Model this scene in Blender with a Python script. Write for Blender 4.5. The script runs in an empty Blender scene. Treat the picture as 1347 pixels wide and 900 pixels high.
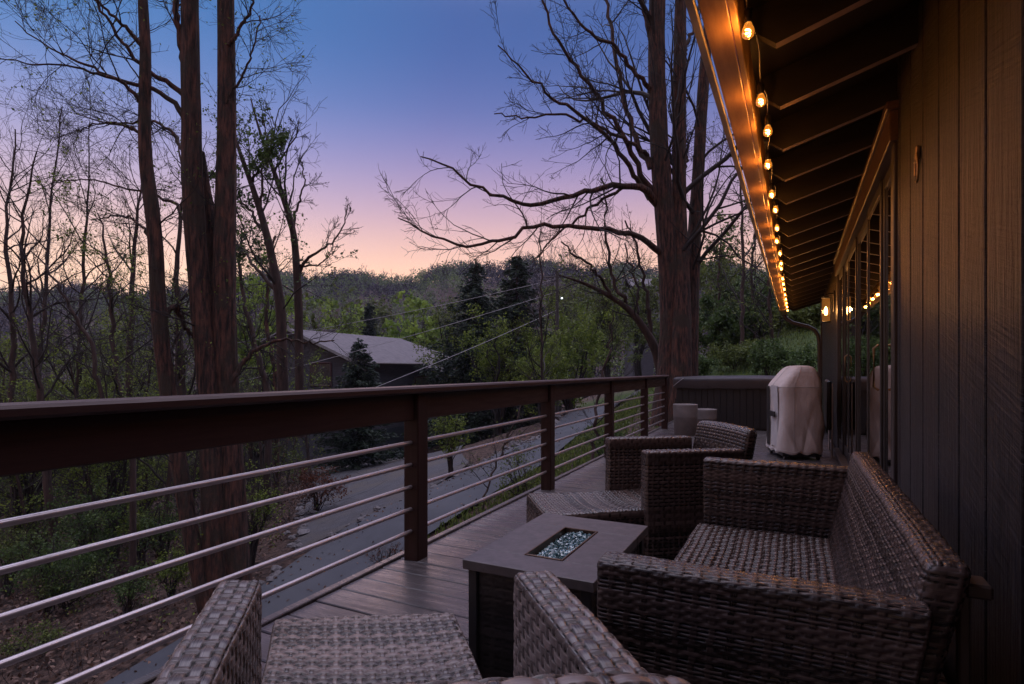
import bpy, math, random
import numpy as np
from mathutils import Vector, Matrix
random.seed(7)
RNG = np.random.default_rng(11)
scene = bpy.context.scene
COL = scene.collection
R = math.radians

# ---------------------------------------------------------------- camera frame
F, CX, HY, ZC = 740.0, 673.5, 487.0, 0.97          # focal length in photo pixels, principal column, horizon row, eye height over the deck
TH = math.atan(374.5 / F)
CT, ST = math.cos(TH), math.sin(TH)
def W(l, d, z):                                     # sideways, ahead, up  ->  world (Y runs along the deck, X towards the house)
    return (CT * l - ST * d, ST * l + CT * d, z)
def PX(x, y, d):                                    # where a thing seen at photo column x, row y stands when it is d metres ahead
    return W((x - CX) / F * d, d, ZC - (y - HY) / F * d)

cam = bpy.data.cameras.new('camera')
cam.sensor_width = 36; cam.lens = 36 * F / 1347; cam.shift_y = (HY - 450) / 1347
cam.clip_start = 0.05; cam.clip_end = 8000
co = bpy.data.objects.new('camera', cam); COL.objects.link(co)
co.location = (0, 0, ZC); co.rotation_euler = (R(90), 0, TH)
scene.camera = co

# ---------------------------------------------------------------- materials
def nodes_of(m):
    m.use_nodes = True
    nt = m.node_tree; nt.nodes.clear()
    return nt, nt.nodes, nt.links
def mat(name, c1, c2=None, rough=.6, scale=5., stretch=(1, 1, 1), detail=6, bump=0., bscale=None, spec=.5, metal=0., lo=.35, hi=.65,
        coord='Object', c3=None, s3=1., rvar=0., bstretch=None, coat=0.):
    m = bpy.data.materials.new(name); nt, N, L = nodes_of(m)
    out = N.new('ShaderNodeOutputMaterial'); b = N.new('ShaderNodeBsdfPrincipled'); L.new(b.outputs[0], out.inputs[0])
    b.inputs['Roughness'].default_value = rough; b.inputs['Specular IOR Level'].default_value = spec; b.inputs['Metallic'].default_value = metal
    b.inputs['Coat Weight'].default_value = coat
    tc = N.new('ShaderNodeTexCoord')
    def noise(sc, st, det=detail):
        mp = N.new('ShaderNodeMapping'); mp.inputs['Scale'].default_value = st; L.new(tc.outputs[coord], mp.inputs[0])
        n = N.new('ShaderNodeTexNoise'); n.inputs['Scale'].default_value = sc; n.inputs['Detail'].default_value = det; n.inputs['Roughness'].default_value = .62
        L.new(mp.outputs[0], n.inputs['Vector']); return n
    n = noise(scale, stretch)
    if c2 is None: c2 = tuple(x * .7 for x in c1)
    cr = N.new('ShaderNodeValToRGB'); cr.color_ramp.elements[0].position = lo; cr.color_ramp.elements[1].position = hi
    cr.color_ramp.elements[0].color = (*c1, 1); cr.color_ramp.elements[1].color = (*c2, 1); L.new(n.outputs['Fac'], cr.inputs[0])
    src = cr.outputs[0]
    if c3 is not None:
        n3 = noise(s3, (1, 1, 1), 4); r3 = N.new('ShaderNodeValToRGB'); r3.color_ramp.elements[0].position = .48; r3.color_ramp.elements[1].position = .62
        L.new(n3.outputs['Fac'], r3.inputs[0]); mx = N.new('ShaderNodeMix'); mx.data_type = 'RGBA'
        L.new(r3.outputs[0], mx.inputs[0]); L.new(src, mx.inputs[6]); mx.inputs[7].default_value = (*c3, 1); src = mx.outputs[2]
    L.new(src, b.inputs['Base Color'])
    if rvar:
        mr = N.new('ShaderNodeMapRange'); mr.inputs[3].default_value = rough - rvar; mr.inputs[4].default_value = rough + rvar
        mr.inputs[1].default_value = .3; mr.inputs[2].default_value = .7; L.new(n.outputs['Fac'], mr.inputs[0]); L.new(mr.outputs[0], b.inputs['Roughness'])
    if bump:
        nb = noise(bscale or scale * 3, bstretch or stretch); bp = N.new('ShaderNodeBump'); bp.inputs['Strength'].default_value = 1; bp.inputs['Distance'].default_value = bump
        L.new(nb.outputs['Fac'], bp.inputs['Height']); L.new(bp.outputs[0], b.inputs['Normal'])
    return m
def leaf_mat(name, c1, c2, trans=.35):
    m = bpy.data.materials.new(name); nt, N, L = nodes_of(m)
    out = N.new('ShaderNodeOutputMaterial'); a = N.new('ShaderNodeAttribute'); a.attribute_name = 'tone'
    mx = N.new('ShaderNodeMix'); mx.data_type = 'RGBA'; mx.inputs[6].default_value = (*c1, 1); mx.inputs[7].default_value = (*c2, 1); L.new(a.outputs['Fac'], mx.inputs[0])
    d = N.new('ShaderNodeBsdfPrincipled'); d.inputs['Roughness'].default_value = .6; d.inputs['Specular IOR Level'].default_value = .25
    t = N.new('ShaderNodeBsdfTranslucent'); ms = N.new('ShaderNodeMixShader'); ms.inputs[0].default_value = trans
    L.new(mx.outputs[2], d.inputs['Base Color']); L.new(mx.outputs[2], t.inputs[0]); L.new(d.outputs[0], ms.inputs[1]); L.new(t.outputs[0], ms.inputs[2]); L.new(ms.outputs[0], out.inputs[0])
    return m
def emit_mat(name, c, s):
    m = bpy.data.materials.new(name); nt, N, L = nodes_of(m)
    out = N.new('ShaderNodeOutputMaterial'); e = N.new('ShaderNodeEmission'); e.inputs[0].default_value = (*c, 1); e.inputs[1].default_value = s
    L.new(e.outputs[0], out.inputs[0]); return m
def thin_glass(name, tint, gloss=1., glow=None):
    m = bpy.data.materials.new(name); nt, N, L = nodes_of(m)
    out = N.new('ShaderNodeOutputMaterial'); t = N.new('ShaderNodeBsdfTransparent'); t.inputs[0].default_value = (*tint, 1)
    g = N.new('ShaderNodeBsdfGlossy'); g.inputs['Roughness'].default_value = .02; fr = N.new('ShaderNodeFresnel'); fr.inputs[0].default_value = 1.5
    mu = N.new('ShaderNodeMath'); mu.operation = 'MULTIPLY'; mu.inputs[1].default_value = gloss; L.new(fr.outputs[0], mu.inputs[0])
    ms = N.new('ShaderNodeMixShader'); L.new(mu.outputs[0], ms.inputs[0]); L.new(t.outputs[0], ms.inputs[1]); L.new(g.outputs[0], ms.inputs[2])
    last = ms
    if glow:
        e = N.new('ShaderNodeEmission'); e.inputs[0].default_value = (*glow[0], 1); e.inputs[1].default_value = glow[1]
        ad = N.new('ShaderNodeAddShader'); L.new(ms.outputs[0], ad.inputs[0]); L.new(e.outputs[0], ad.inputs[1]); last = ad
    L.new(last.outputs[0], out.inputs[0]); return m
def wicker_mat(name, dark, light, rough=.42):
    m = bpy.data.materials.new(name); nt, N, L = nodes_of(m)
    out = N.new('ShaderNodeOutputMaterial'); b = N.new('ShaderNodeBsdfPrincipled'); L.new(b.outputs[0], out.inputs[0])
    a = N.new('ShaderNodeAttribute'); a.attribute_name = 'tone'; v = N.new('ShaderNodeAttribute'); v.attribute_name = 'run'
    mp = N.new('ShaderNodeMapping'); mp.inputs['Scale'].default_value = (14, 700, 1); L.new(v.outputs['Vector'], mp.inputs[0])
    n = N.new('ShaderNodeTexNoise'); n.inputs['Scale'].default_value = 1; n.inputs['Detail'].default_value = 5; L.new(mp.outputs[0], n.inputs['Vector'])
    ad = N.new('ShaderNodeMath'); ad.operation = 'MULTIPLY_ADD'; ad.inputs[1].default_value = .9; ad.inputs[2].default_value = -.42; L.new(n.outputs['Fac'], ad.inputs[0])
    sm = N.new('ShaderNodeMath'); sm.operation = 'ADD'; sm.use_clamp = True; L.new(ad.outputs[0], sm.inputs[0]); L.new(a.outputs['Fac'], sm.inputs[1])
    mx = N.new('ShaderNodeMix'); mx.data_type = 'RGBA'; mx.inputs[6].default_value = (*dark, 1); mx.inputs[7].default_value = (*light, 1); L.new(sm.outputs[0], mx.inputs[0])
    L.new(mx.outputs[2], b.inputs['Base Color']); b.inputs['Roughness'].default_value = rough; b.inputs['Specular IOR Level'].default_value = .5
    bp = N.new('ShaderNodeBump'); bp.inputs['Distance'].default_value = .0006; bp.inputs['Strength'].default_value = .8; L.new(n.outputs['Fac'], bp.inputs['Height']); L.new(bp.outputs[0], b.inputs['Normal'])
    return m

M = {}
M['rail_wood'] = mat('rail_wood', (.042, .018, .015), (.028, .012, .0105), .5, 3, (14, 1, 14), bump=.0006, bscale=30, rvar=.1, spec=.25)
M['post_wood'] = mat('post_wood', (.034, .0145, .0125), (.022, .01, .0085), .55, 3, (14, 14, 1), bump=.0006, bscale=30, spec=.2)
M['bar_metal'] = mat('bar_metal', (.46, .41, .42), (.34, .3, .31), .33, 6, spec=.6, metal=.7, rvar=.08)
M['deck_wood'] = mat('deck_wood', (.1, .088, .088), (.04, .033, .034), .3, 2.2, (1.2, 16, 3), bump=.0012, bscale=8, rvar=.14, c3=(.06, .047, .055), s3=1.3)
M['siding'] = None
M['dark_frame'] = mat('dark_frame', (.022, .018, .018), (.014, .011, .011), .38, 8, bump=.0002)
M['trim'] = mat('trim_paint', (.038, .026, .024), (.024, .017, .016), .45, 4, (10, 10, 1), bump=.0006, bscale=20)
M['header'] = mat('header_wood', (.11, .058, .036), (.07, .036, .024), .4, 4, (14, 1, 14), bump=.0006, bscale=14)
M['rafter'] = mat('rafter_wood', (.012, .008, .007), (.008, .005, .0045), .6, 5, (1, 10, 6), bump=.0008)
M['rafter_lit_edge'] = mat('rafter_lit_edge', (.3, .22, .19), (.16, .11, .1), .55, 9)  # light caught by the rafter bottoms, painted in as a paler colour
M['soffit'] = mat('roof_board', (.014, .009, .008), (.009, .006, .005), .7, 4, (8, 1, 1), bump=.001)
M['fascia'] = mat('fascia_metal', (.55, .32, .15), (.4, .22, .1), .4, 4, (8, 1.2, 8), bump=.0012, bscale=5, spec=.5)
M['gutter'] = mat('gutter_white', (.5, .47, .46), (.4, .37, .36), .45, 6)
M['pipe'] = mat('downspout_paint', (.05, .034, .028), (.036, .024, .02), .4, 6)
M['black'] = mat('black_plastic', (.012, .011, .012), (.02, .018, .02), .45, 12)
M['brass'] = mat('worn_brass', (.35, .22, .1), (.2, .12, .06), .35, 20, metal=1)
M['shingle'] = mat('roof_shingle', (.135, .12, .132), (.085, .075, .084), .85, 3, (1, 1, 1), bump=.01, bscale=6)
M['house_siding'] = mat('grey_siding', (.085, .085, .098), (.05, .05, .06), .8, 2, (1, 1, 9), bump=.01, bscale=2, bstretch=(.3, .3, 9))
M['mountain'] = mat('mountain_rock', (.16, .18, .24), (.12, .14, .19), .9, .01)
M['teal_wall'] = mat('teal_wall', (.035, .05, .064), (.025, .036, .046), .7, 1.5, (9, 9, 1))
M['asphalt'] = mat('asphalt', (.04, .043, .055), (.026, .028, .036), .8, 1.3, bump=.004, bscale=60, c3=(.047, .05, .06), s3=.35)
M['gravel'] = mat('gravel_lot', (.058, .057, .066), (.032, .03, .036), .9, 3, bump=.03, bscale=18, c3=(.06, .05, .045), s3=.5)
M['bark'] = mat('bark', (.135, .056, .038), (.014, .008, .0065), .9, 20, (1, 1, .14), bump=.09, bscale=22, c3=(.045, .03, .02), s3=2.2, lo=.38, hi=.6)
M['bark_dark'] = mat('bark_dark', (.075, .044, .036), (.025, .016, .014), .9, 9, (1, 1, .22), bump=.02, bscale=10)
M['twig'] = mat('twig', (.03, .021, .02), (.015, .011, .011), .85, 6)
M['rock'] = mat('rock', (.17, .155, .16), (.08, .072, .075), .9, 6, bump=.02, bscale=9)
M['planter'] = mat('planter_grey', (.17, .15, .15), (.12, .105, .105), .7, 7, bump=.001)
M['soil'] = mat('soil', (.03, .022, .018), (.018, .013, .01), .95, 20, bump=.01)
M['tub'] = mat('tub_cabinet', (.011, .009, .011), (.007, .006, .007), .55, 4, (12, 12, 1), bump=.001, bscale=8)
M['tub_cover'] = mat('tub_cover', (.028, .022, .026), (.019, .015, .018), .42, 5, bump=.002, bscale=12)
M['canvas'] = mat('cover_canvas', (.58, .52, .5), (.45, .395, .375), .78, 4, (1, 1, .5), bump=.03, bscale=3, c3=(.51, .44, .41), s3=2.5)
M['canvas_pale'] = mat('cover_canvas_pale', (.5, .47, .47), (.4, .37, .37), .75, 4, bump=.008, bscale=6)
M['table_top'] = mat('table_top', (.085, .07, .07), (.06, .049, .049), .36, 30, bump=.0003, bscale=80, rvar=.06)
M['tray'] = mat('burner_tray', (.12, .07, .045), (.07, .04, .028), .38, 12, metal=.6)
M['fire_glass'] = None
M['wood_pale'] = mat('pale_wood', (.6, .46, .34), (.45, .34, .25), .5, 3, (9, 9, 1))
M['room'] = mat('room_paint', (.06, .045, .035), (.045, .034, .027), .8, 2)
M['pole'] = mat('pole_wood', (.08, .07, .068), (.05, .043, .042), .9, 3, (6, 6, .5))
M['wire'] = mat('wire_jacket', (.3, .28, .3), (.25, .23, .25), .6, 3)
M['win_far'] = mat('far_window', (.03, .03, .035), (.05, .045, .05), .1, 3)
M['red_trim'] = mat('red_trim', (.1, .04, .04), (.07, .03, .03), .6, 3)
M['wicker'] = wicker_mat('wicker', (.005, .0034, .0032), (.1, .066, .058), .27)
M['wicker_dark'] = wicker_mat('wicker_dark', (.006, .005, .005), (.035, .027, .027), .4)
M['wicker_grey'] = wicker_mat('wicker_grey', (.006, .0044, .0042), (.2, .148, .136), .27)
M['pane'] = thin_glass('pane_glass', (.8, .8, .8), 1.1)
M['leaf_bud'] = leaf_mat('leaf_bud', (.06, .1, .016), (.22, .28, .045))
M['leaf_green'] = leaf_mat('leaf_green', (.03, .06, .02), (.11, .165, .045))
M['leaf_bright'] = leaf_mat('leaf_bright', (.09, .16, .025), (.27, .38, .055))
M['leaf_dark'] = leaf_mat('needle_dark', (.012, .024, .018), (.045, .07, .04), .15)
M['leaf_olive'] = leaf_mat('leaf_olive', (.04, .06, .018), (.17, .21, .05))
M['leaf_rust'] = leaf_mat('leaf_rust', (.06, .022, .014), (.16, .06, .035))
M['litter'] = leaf_mat('leaf_litter', (.045, .025, .018), (.19, .115, .085), .1)
M['woods'] = leaf_mat('woods_leaf', (.03, .045, .025), (.17, .25, .06), .2)
M['woods_bare'] = leaf_mat('woods_bare', (.014, .012, .018), (.036, .029, .034), .2)
M['bulb_glass'] = thin_glass('amber_bulb_glass', (1, .8, .5), .8, ((1, .3, .03), .55))
M['filament'] = emit_mat('filament', (1, .46, .12), 90)
M['lantern_glass'] = thin_glass('lantern_glass', (1, .92, .8), .8, ((1, .36, .06), .1))
M['lantern_flame'] = emit_mat('lantern_flame', (1, .46, .13), 26)
M['cool_lamp'] = emit_mat('cool_lamp', (.75, .9, 1), 3.5)

# rough sawn siding: slanting saw marks over vertical grain
def siding_mat():
    m = bpy.data.materials.new('rough_siding'); nt, N, L = nodes_of(m)
    out = N.new('ShaderNodeOutputMaterial'); b = N.new('ShaderNodeBsdfPrincipled'); L.new(b.outputs[0], out.inputs[0])
    tc = N.new('ShaderNodeTexCoord')
    def ns(rot, sc, k, det=6):
        mp = N.new('ShaderNodeMapping'); mp.inputs['Rotation'].default_value = rot; L.new(tc.outputs['Object'], mp.inputs[0])
        m2 = N.new('ShaderNodeMapping'); m2.inputs['Scale'].default_value = sc; L.new(mp.outputs[0], m2.inputs[0])
        n = N.new('ShaderNodeTexNoise'); n.inputs['Scale'].default_value = k; n.inputs['Detail'].default_value = det; n.inputs['Roughness'].default_value = .65; L.new(m2.outputs[0], n.inputs['Vector']); return n
    grain = ns((0, 0, 0), (1, 14, .9), 3); saw = ns((R(-16), 0, 0), (1, 1.0, 24), 3.2, 4); blot = ns((0, 0, 0), (1, 2.2, 1.0), 2.6); fine = ns((0, 0, 0), (1, 40, 4), 4)
    def mth(op, a, c):
        k = N.new('ShaderNodeMath'); k.operation = op
        for i, v in enumerate((a, c)):
            if isinstance(v, (int, float)): k.inputs[i].default_value = v
            else: L.new(v, k.inputs[i])
        return k.outputs[0]
    h = mth('ADD', mth('MULTIPLY', grain.outputs['Fac'], 1.6), mth('ADD', mth('MULTIPLY', mth('MULTIPLY', saw.outputs['Fac'], blot.outputs['Fac']), 1.7), mth('MULTIPLY', fine.outputs['Fac'], .4)))
    bp = N.new('ShaderNodeBump'); bp.inputs['Distance'].default_value = .009; bp.inputs['Strength'].default_value = 1; L.new(h, bp.inputs['Height']); L.new(bp.outputs[0], b.inputs['Normal'])
    cr = N.new('ShaderNodeValToRGB'); e = cr.color_ramp.elements; e[0].position = .42; e[0].color = (.0016, .0013, .0016, 1); e[1].position = .60; e[1].color = (.027, .0215, .025, 1)
    L.new(mth('ADD', mth('MULTIPLY', grain.outputs['Fac'], .5), mth('MULTIPLY', mth('ADD', saw.outputs['Fac'], blot.outputs['Fac']), .25)), cr.inputs[0]); red = ns((0, 0, 0), (1, 1.6, .9), 1.7, 4); rr = N.new('ShaderNodeValToRGB'); rr.color_ramp.elements[0].position = .5; rr.color_ramp.elements[1].position = .68; L.new(red.outputs['Fac'], rr.inputs[0])
    mx = N.new('ShaderNodeMix'); mx.data_type = 'RGBA'; mx.blend_type = 'MULTIPLY'; mx.inputs[7].default_value = (1.0, .62, .5, 1); L.new(rr.outputs[0], mx.inputs[0]); L.new(cr.outputs[0], mx.inputs[6]); L.new(mx.outputs[2], b.inputs['Base Color'])
    b.inputs['Roughness'].default_value = .42; b.inputs['Specular IOR Level'].default_value = .34
    return m
M['siding'] = siding_mat()
def shard_mat():
    m = bpy.data.materials.new('fire_glass'); nt, N, L = nodes_of(m)
    out = N.new('ShaderNodeOutputMaterial'); b = N.new('ShaderNodeBsdfPrincipled'); L.new(b.outputs[0], out.inputs[0])
    a = N.new('ShaderNodeAttribute'); a.attribute_name = 'tone'; mx = N.new('ShaderNodeMix'); mx.data_type = 'RGBA'
    mx.inputs[6].default_value = (.03, .075, .085, 1); mx.inputs[7].default_value = (.34, .48, .5, 1); L.new(a.outputs['Fac'], mx.inputs[0]); L.new(mx.outputs[2], b.inputs['Base Color'])
    b.inputs['Roughness'].default_value = .06; b.inputs['Specular IOR Level'].default_value = 1.0; b.inputs['Coat Weight'].default_value = .5
    return m
M['fire_glass'] = shard_mat()
def ground_mat():
    m = bpy.data.materials.new('forest_ground'); nt, N, L = nodes_of(m)
    out = N.new('ShaderNodeOutputMaterial'); b = N.new('ShaderNodeBsdfPrincipled'); L.new(b.outputs[0], out.inputs[0])
    tc = N.new('ShaderNodeTexCoord'); a = N.new('ShaderNodeAttribute'); a.attribute_name = 'tone'
    def ns(k, d=8):
        n = N.new('ShaderNodeTexNoise'); n.inputs['Scale'].default_value = k; n.inputs['Detail'].default_value = d; n.inputs['Roughness'].default_value = .7; L.new(tc.outputs['Object'], n.inputs['Vector']); return n
    n1 = ns(1.3); n2 = ns(7)
    cr = N.new('ShaderNodeValToRGB'); e = cr.color_ramp.elements; e[0].position = .4; e[0].color = (.014, .0095, .008, 1); e[1].position = .62; e[1].color = (.11, .068, .054, 1); L.new(n2.outputs['Fac'], cr.inputs[0])
    cg = N.new('ShaderNodeValToRGB'); e = cg.color_ramp.elements; e[0].position = .35; e[0].color = (.025, .045, .012, 1); e[1].position = .65; e[1].color = (.07, .1, .025, 1); L.new(n2.outputs['Fac'], cg.inputs[0])
    sm = N.new('ShaderNodeMath'); sm.operation = 'MULTIPLY_ADD'; sm.inputs[1].default_value = 3.2; sm.inputs[2].default_value = -1.6; L.new(n1.outputs['Fac'], sm.inputs[0])
    s2 = N.new('ShaderNodeMath'); s2.operation = 'ADD'; s2.use_clamp = True; L.new(sm.outputs[0], s2.inputs[0])
    s3 = N.new('ShaderNodeMath'); s3.operation = 'MULTIPLY_ADD'; s3.inputs[1].default_value = 3; s3.inputs[2].default_value = -1.3; L.new(a.outputs['Fac'], s3.inputs[0]); L.new(s3.outputs[0], s2.inputs[1])
    mx = N.new('ShaderNodeMix'); mx.data_type = 'RGBA'; L.new(s2.outputs[0], mx.inputs[0]); L.new(cr.outputs[0], mx.inputs[6]); L.new(cg.outputs[0], mx.inputs[7]); L.new(mx.outputs[2], b.inputs['Base Color'])
    b.inputs['Roughness'].default_value = .95; b.inputs['Specular IOR Level'].default_value = .2
    bp = N.new('ShaderNodeBump'); bp.inputs['Distance'].default_value = .08; L.new(n2.outputs['Fac'], bp.inputs['Height']); L.new(bp.outputs[0], b.inputs['Normal'])
    return m
M['ground'] = ground_mat()
def haze_mat():
    m = bpy.data.materials.new('haze'); nt, N, L = nodes_of(m); out = N.new('ShaderNodeOutputMaterial'); v = N.new('ShaderNodeVolumePrincipled')
    v.inputs['Color'].default_value = (.75, .76, 1, 1); v.inputs['Density'].default_value = .00026; v.inputs['Anisotropy'].default_value = .1; L.new(v.outputs[0], out.inputs['Volume']); return m
M['haze'] = haze_mat()

# ---------------------------------------------------------------- mesh builder
class MB:
    def __init__(s): s.v = []; s.f = []; s.n = 0; s.tone = []; s.run = []
    def add(s, v, f, tone=None, run=None):           # v (n,3), f (m,k) with k = 3 or 4
        v = np.asarray(v, float).reshape(-1, 3); f = np.asarray(f, int)
        s.v.append(v); s.f.append(f + s.n); s.n += len(v)
        s.tone.append(np.full(len(v), .5) if tone is None else np.broadcast_to(np.asarray(tone, float), (len(v),)))
        s.run.append(np.zeros((len(v), 3)) if run is None else run)
    def box(s, a, b, tone=None, rot=None, at=(0, 0, 0)):
        x0, y0, z0 = a; x1, y1, z1 = b
        v = np.array([(x, y, z) for x in (x0, x1) for y in (y0, y1) for z in (z0, z1)], float)
        if rot is not None: v = v @ np.array(rot.to_3x3()).T
        v = v + np.array(at)
        s.add(v, [(0, 1, 3, 2), (4, 6, 7, 5), (0, 4, 5, 1), (2, 3, 7, 6), (0, 2, 6, 4), (1, 5, 7, 3)], tone)
    def bbox(s, a, b, r=.004, f=None):                # a box with bevelled edges; f maps its corners
        a = np.array(a, float); b = np.array(b, float); c = (a + b) / 2; h = (b - a) / 2; vs = []; idx = {}
        for sx in (-1, 1):
            for sy in (-1, 1):
                for sz in (-1, 1):
                    sg = np.array((sx, sy, sz))
                    for ax in range(3):
                        p = c + sg * (h - r); p[ax] = c[ax] + sg[ax] * h[ax]; idx[(sx, sy, sz, ax)] = len(vs); vs.append(p)
        q = []
        for ax in range(3):
            o1, o2 = [k for k in range(3) if k != ax]
            for sg in (-1, 1):
                loop = []
                for (s1, s2) in ((-1, -1), (1, -1), (1, 1), (-1, 1)):
                    k = [0, 0, 0]; k[ax] = sg; k[o1] = s1; k[o2] = s2; loop.append(idx[(*k, ax)])
                q.append(loop if (sg > 0) == (ax != 1) else loop[::-1])
            for s1 in (-1, 1):
                for s2 in (-1, 1):
                    k0 = [0, 0, 0]; k0[ax] = -1; k0[o1] = s1; k0[o2] = s2; k1 = list(k0); k1[ax] = 1
                    q.append([idx[(*k0, o1)], idx[(*k1, o1)], idx[(*k1, o2)], idx[(*k0, o2)]])
        vs = np.array(vs)
        t = [[idx[(sx, sy, sz, 0)], idx[(sx, sy, sz, 1)], idx[(sx, sy, sz, 2)]] for sx in (-1, 1) for sy in (-1, 1) for sz in (-1, 1)]
        if f is not None: vs = np.array([f(p) for p in vs])
        n0 = s.n; s.add(vs, q); s.v.append(np.zeros((0, 3))); s.f.append(np.array(t) + n0); s.tone.append(np.zeros(0)); s.run.append(np.zeros((0, 3)))
    def tubes(s, P, Rd, sides=6, tone=None, cap=True, ridge=0., rng=None):  # P (m,n,3) polylines, Rd (m,n) radii
        P = np.asarray(P, float); Rd = np.asarray(Rd, float)
        if P.ndim == 2: P = P[None]; Rd = np.broadcast_to(Rd, P.shape[:2]) if Rd.ndim < 2 else Rd
        m, n, _ = P.shape
        T = np.gradient(P, axis=1); T /= np.linalg.norm(T, axis=2, keepdims=True) + 1e-9
        ref = np.where(np.abs(T[:, :1, 2:3]) < .8, np.array([[[0, 0, 1.]]]), np.array([[[1., 0, 0]]]))
        U = np.cross(T, ref); U /= np.linalg.norm(U, axis=2, keepdims=True) + 1e-9
        V = np.cross(T, U)
        a = np.arange(sides) * 2 * np.pi / sides
        ring = U[:, :, None, :] * np.cos(a)[None, None, :, None] + V[:, :, None, :] * np.sin(a)[None, None, :, None]
        RR_ = np.repeat(Rd[:, :, None], sides, 2)
        if ridge:                                    # furrowed bark: plates that wander slowly up the trunk
            nz = rng.normal(size=(m, n, sides))
            for _ in range(3): nz[:, 1:-1] = .3 * nz[:, :-2] + .4 * nz[:, 1:-1] + .3 * nz[:, 2:]
            col = rng.normal(size=(m, 1, sides)) * .8; lob = np.sin(a * 3 + 1)[None, None] * .5 + np.sin(a * 5 + np.linspace(0, 3, n)[None, :, None]) * .4
            RR_ = RR_ * (1 + ridge * (nz * 1.6 + col + lob))
        v = P[:, :, None, :] + ring * RR_[..., None]
        i = np.arange(m)[:, None, None] * n * sides; j = np.arange(n - 1)[None, :, None] * sides; k = np.arange(sides)[None, None, :]; k2 = (k + 1) % sides
        f = np.stack([i + j + k, i + j + k2, i + j + sides + k2, i + j + sides + k], -1).reshape(-1, 4)
        s.add(v.reshape(-1, 3), f, tone)
        if cap and m < 40:
            for q in range(m):
                for e, rev in ((0, True), (n - 1, False)):
                    b0 = q * n * sides + e * sides; c = P[q, e]; base = s.n
                    rv = v[q, e]; fan = [(0, 1 + x, 1 + (x + 1) % sides) for x in range(sides)]
                    if rev: fan = [(x, z, y) for x, y, z in fan]
                    s.add(np.vstack([c, rv]), fan, tone)
    def lathe(s, prof, c=(0, 0, 0), n=24, tone=None):
        prof = np.array(prof, float); a = np.arange(n) * 2 * np.pi / n
        v = np.stack([prof[:, None, 0] * np.cos(a), prof[:, None, 0] * np.sin(a), np.repeat(prof[:, None, 1], n, 1)], -1) + np.array(c)
        m = len(prof); i = np.arange(m - 1)[:, None] * n; k = np.arange(n)[None]; k2 = (k + 1) % n
        s.add(v.reshape(-1, 3), np.stack([i + k, i + k2, i + n + k2, i + n + k], -1).reshape(-1, 4), tone)
    def leaves(s, C, size, tone, rng, flat=0., aspect=.6, dirs=None):
        C = np.asarray(C); n = len(C)
        if n == 0: return
        a = rng.normal(size=(n, 3)) if dirs is None else dirs + .35 * rng.normal(size=(n, 3))
        a /= np.linalg.norm(a, axis=1, keepdims=True)
        b = rng.normal(size=(n, 3)); b[:, 2] *= (1 - flat); b -= a * (a * b).sum(1, keepdims=True); b /= np.linalg.norm(b, axis=1, keepdims=True) + 1e-9
        sz = (np.broadcast_to(size, (n,)) * rng.uniform(.6, 1.35, n))[:, None]
        v = np.stack([C - a * sz * .5, C + b * sz * aspect * .5, C + a * sz * .5, C - b * sz * aspect * .5], 1).reshape(-1, 3)
        s.add(v, np.arange(4 * n).reshape(n, 4), np.repeat(np.broadcast_to(tone, (n,)), 4))
    def build(s, name, material, parent=None, smooth=True, tone=False, run=False):
        v = np.vstack(s.v); me = bpy.data.meshes.new(name)
        if parent is not None: v = v - np.array(parent.matrix_basis.translation if parent.parent is None else PARENT_LOC.get(parent.name, (0, 0, 0)))
        fs = [f for f in s.f if len(f)]
        loops = np.concatenate([f.reshape(-1) for f in fs]); tot = np.concatenate([np.full(len(f), f.shape[1]) for f in fs])
        me.vertices.add(len(v)); me.vertices.foreach_set('co', v.astype(np.float32).ravel())
        me.loops.add(len(loops)); me.loops.foreach_set('vertex_index', loops.astype(np.int32))
        me.polygons.add(len(tot)); st = np.concatenate([[0], np.cumsum(tot)[:-1]]); me.polygons.foreach_set('loop_start', st.astype(np.int32))
        me.polygons.foreach_set('use_smooth', np.full(len(tot), smooth, bool))
        if tone: me.attributes.new('tone', 'FLOAT', 'POINT').data.foreach_set('value', np.concatenate(s.tone).astype(np.float32))
        if run: me.attributes.new('run', 'FLOAT_VECTOR', 'POINT').data.foreach_set('vector', np.vstack(s.run).astype(np.float32).ravel())
        me.update(); me.validate()
        me.materials.append(M[material] if isinstance(material, str) else material)
        o = bpy.data.objects.new(name, me); COL.objects.link(o)
        if parent is not None:
            o.parent = parent; PARENT_LOC[o.name] = tuple(parent.location) if parent.parent is None else PARENT_LOC.get(parent.name, (0, 0, 0))
        return o
PARENT_LOC = {}
def tag(o, label=None, cat=None, group=None, kind=None):
    for k, v in (('label', label), ('category', cat), ('group', group), ('kind', kind)):
        if v: o[k] = v
    return o
def thing(name, label, cat, loc=(0, 0, 0), group=None):
    o = bpy.data.objects.new(name, None); COL.objects.link(o); o.location = loc; o.empty_display_size = .1
    return tag(o, label, cat, group)
def curve_pts(pts, n):                              # smooth resampling of a polyline
    p = np.array(pts, float); m = len(p); t = np.concatenate([[0], np.cumsum(np.linalg.norm(np.diff(p, axis=0), axis=1))]); t /= t[-1]
    u = np.linspace(0, 1, n); out = np.stack([np.interp(u, t, p[:, k]) for k in range(p.shape[1])], 1)
    for _ in range(2):
        out[1:-1] = .25 * out[:-2] + .5 * out[1:-1] + .25 * out[2:]
    return out
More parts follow.
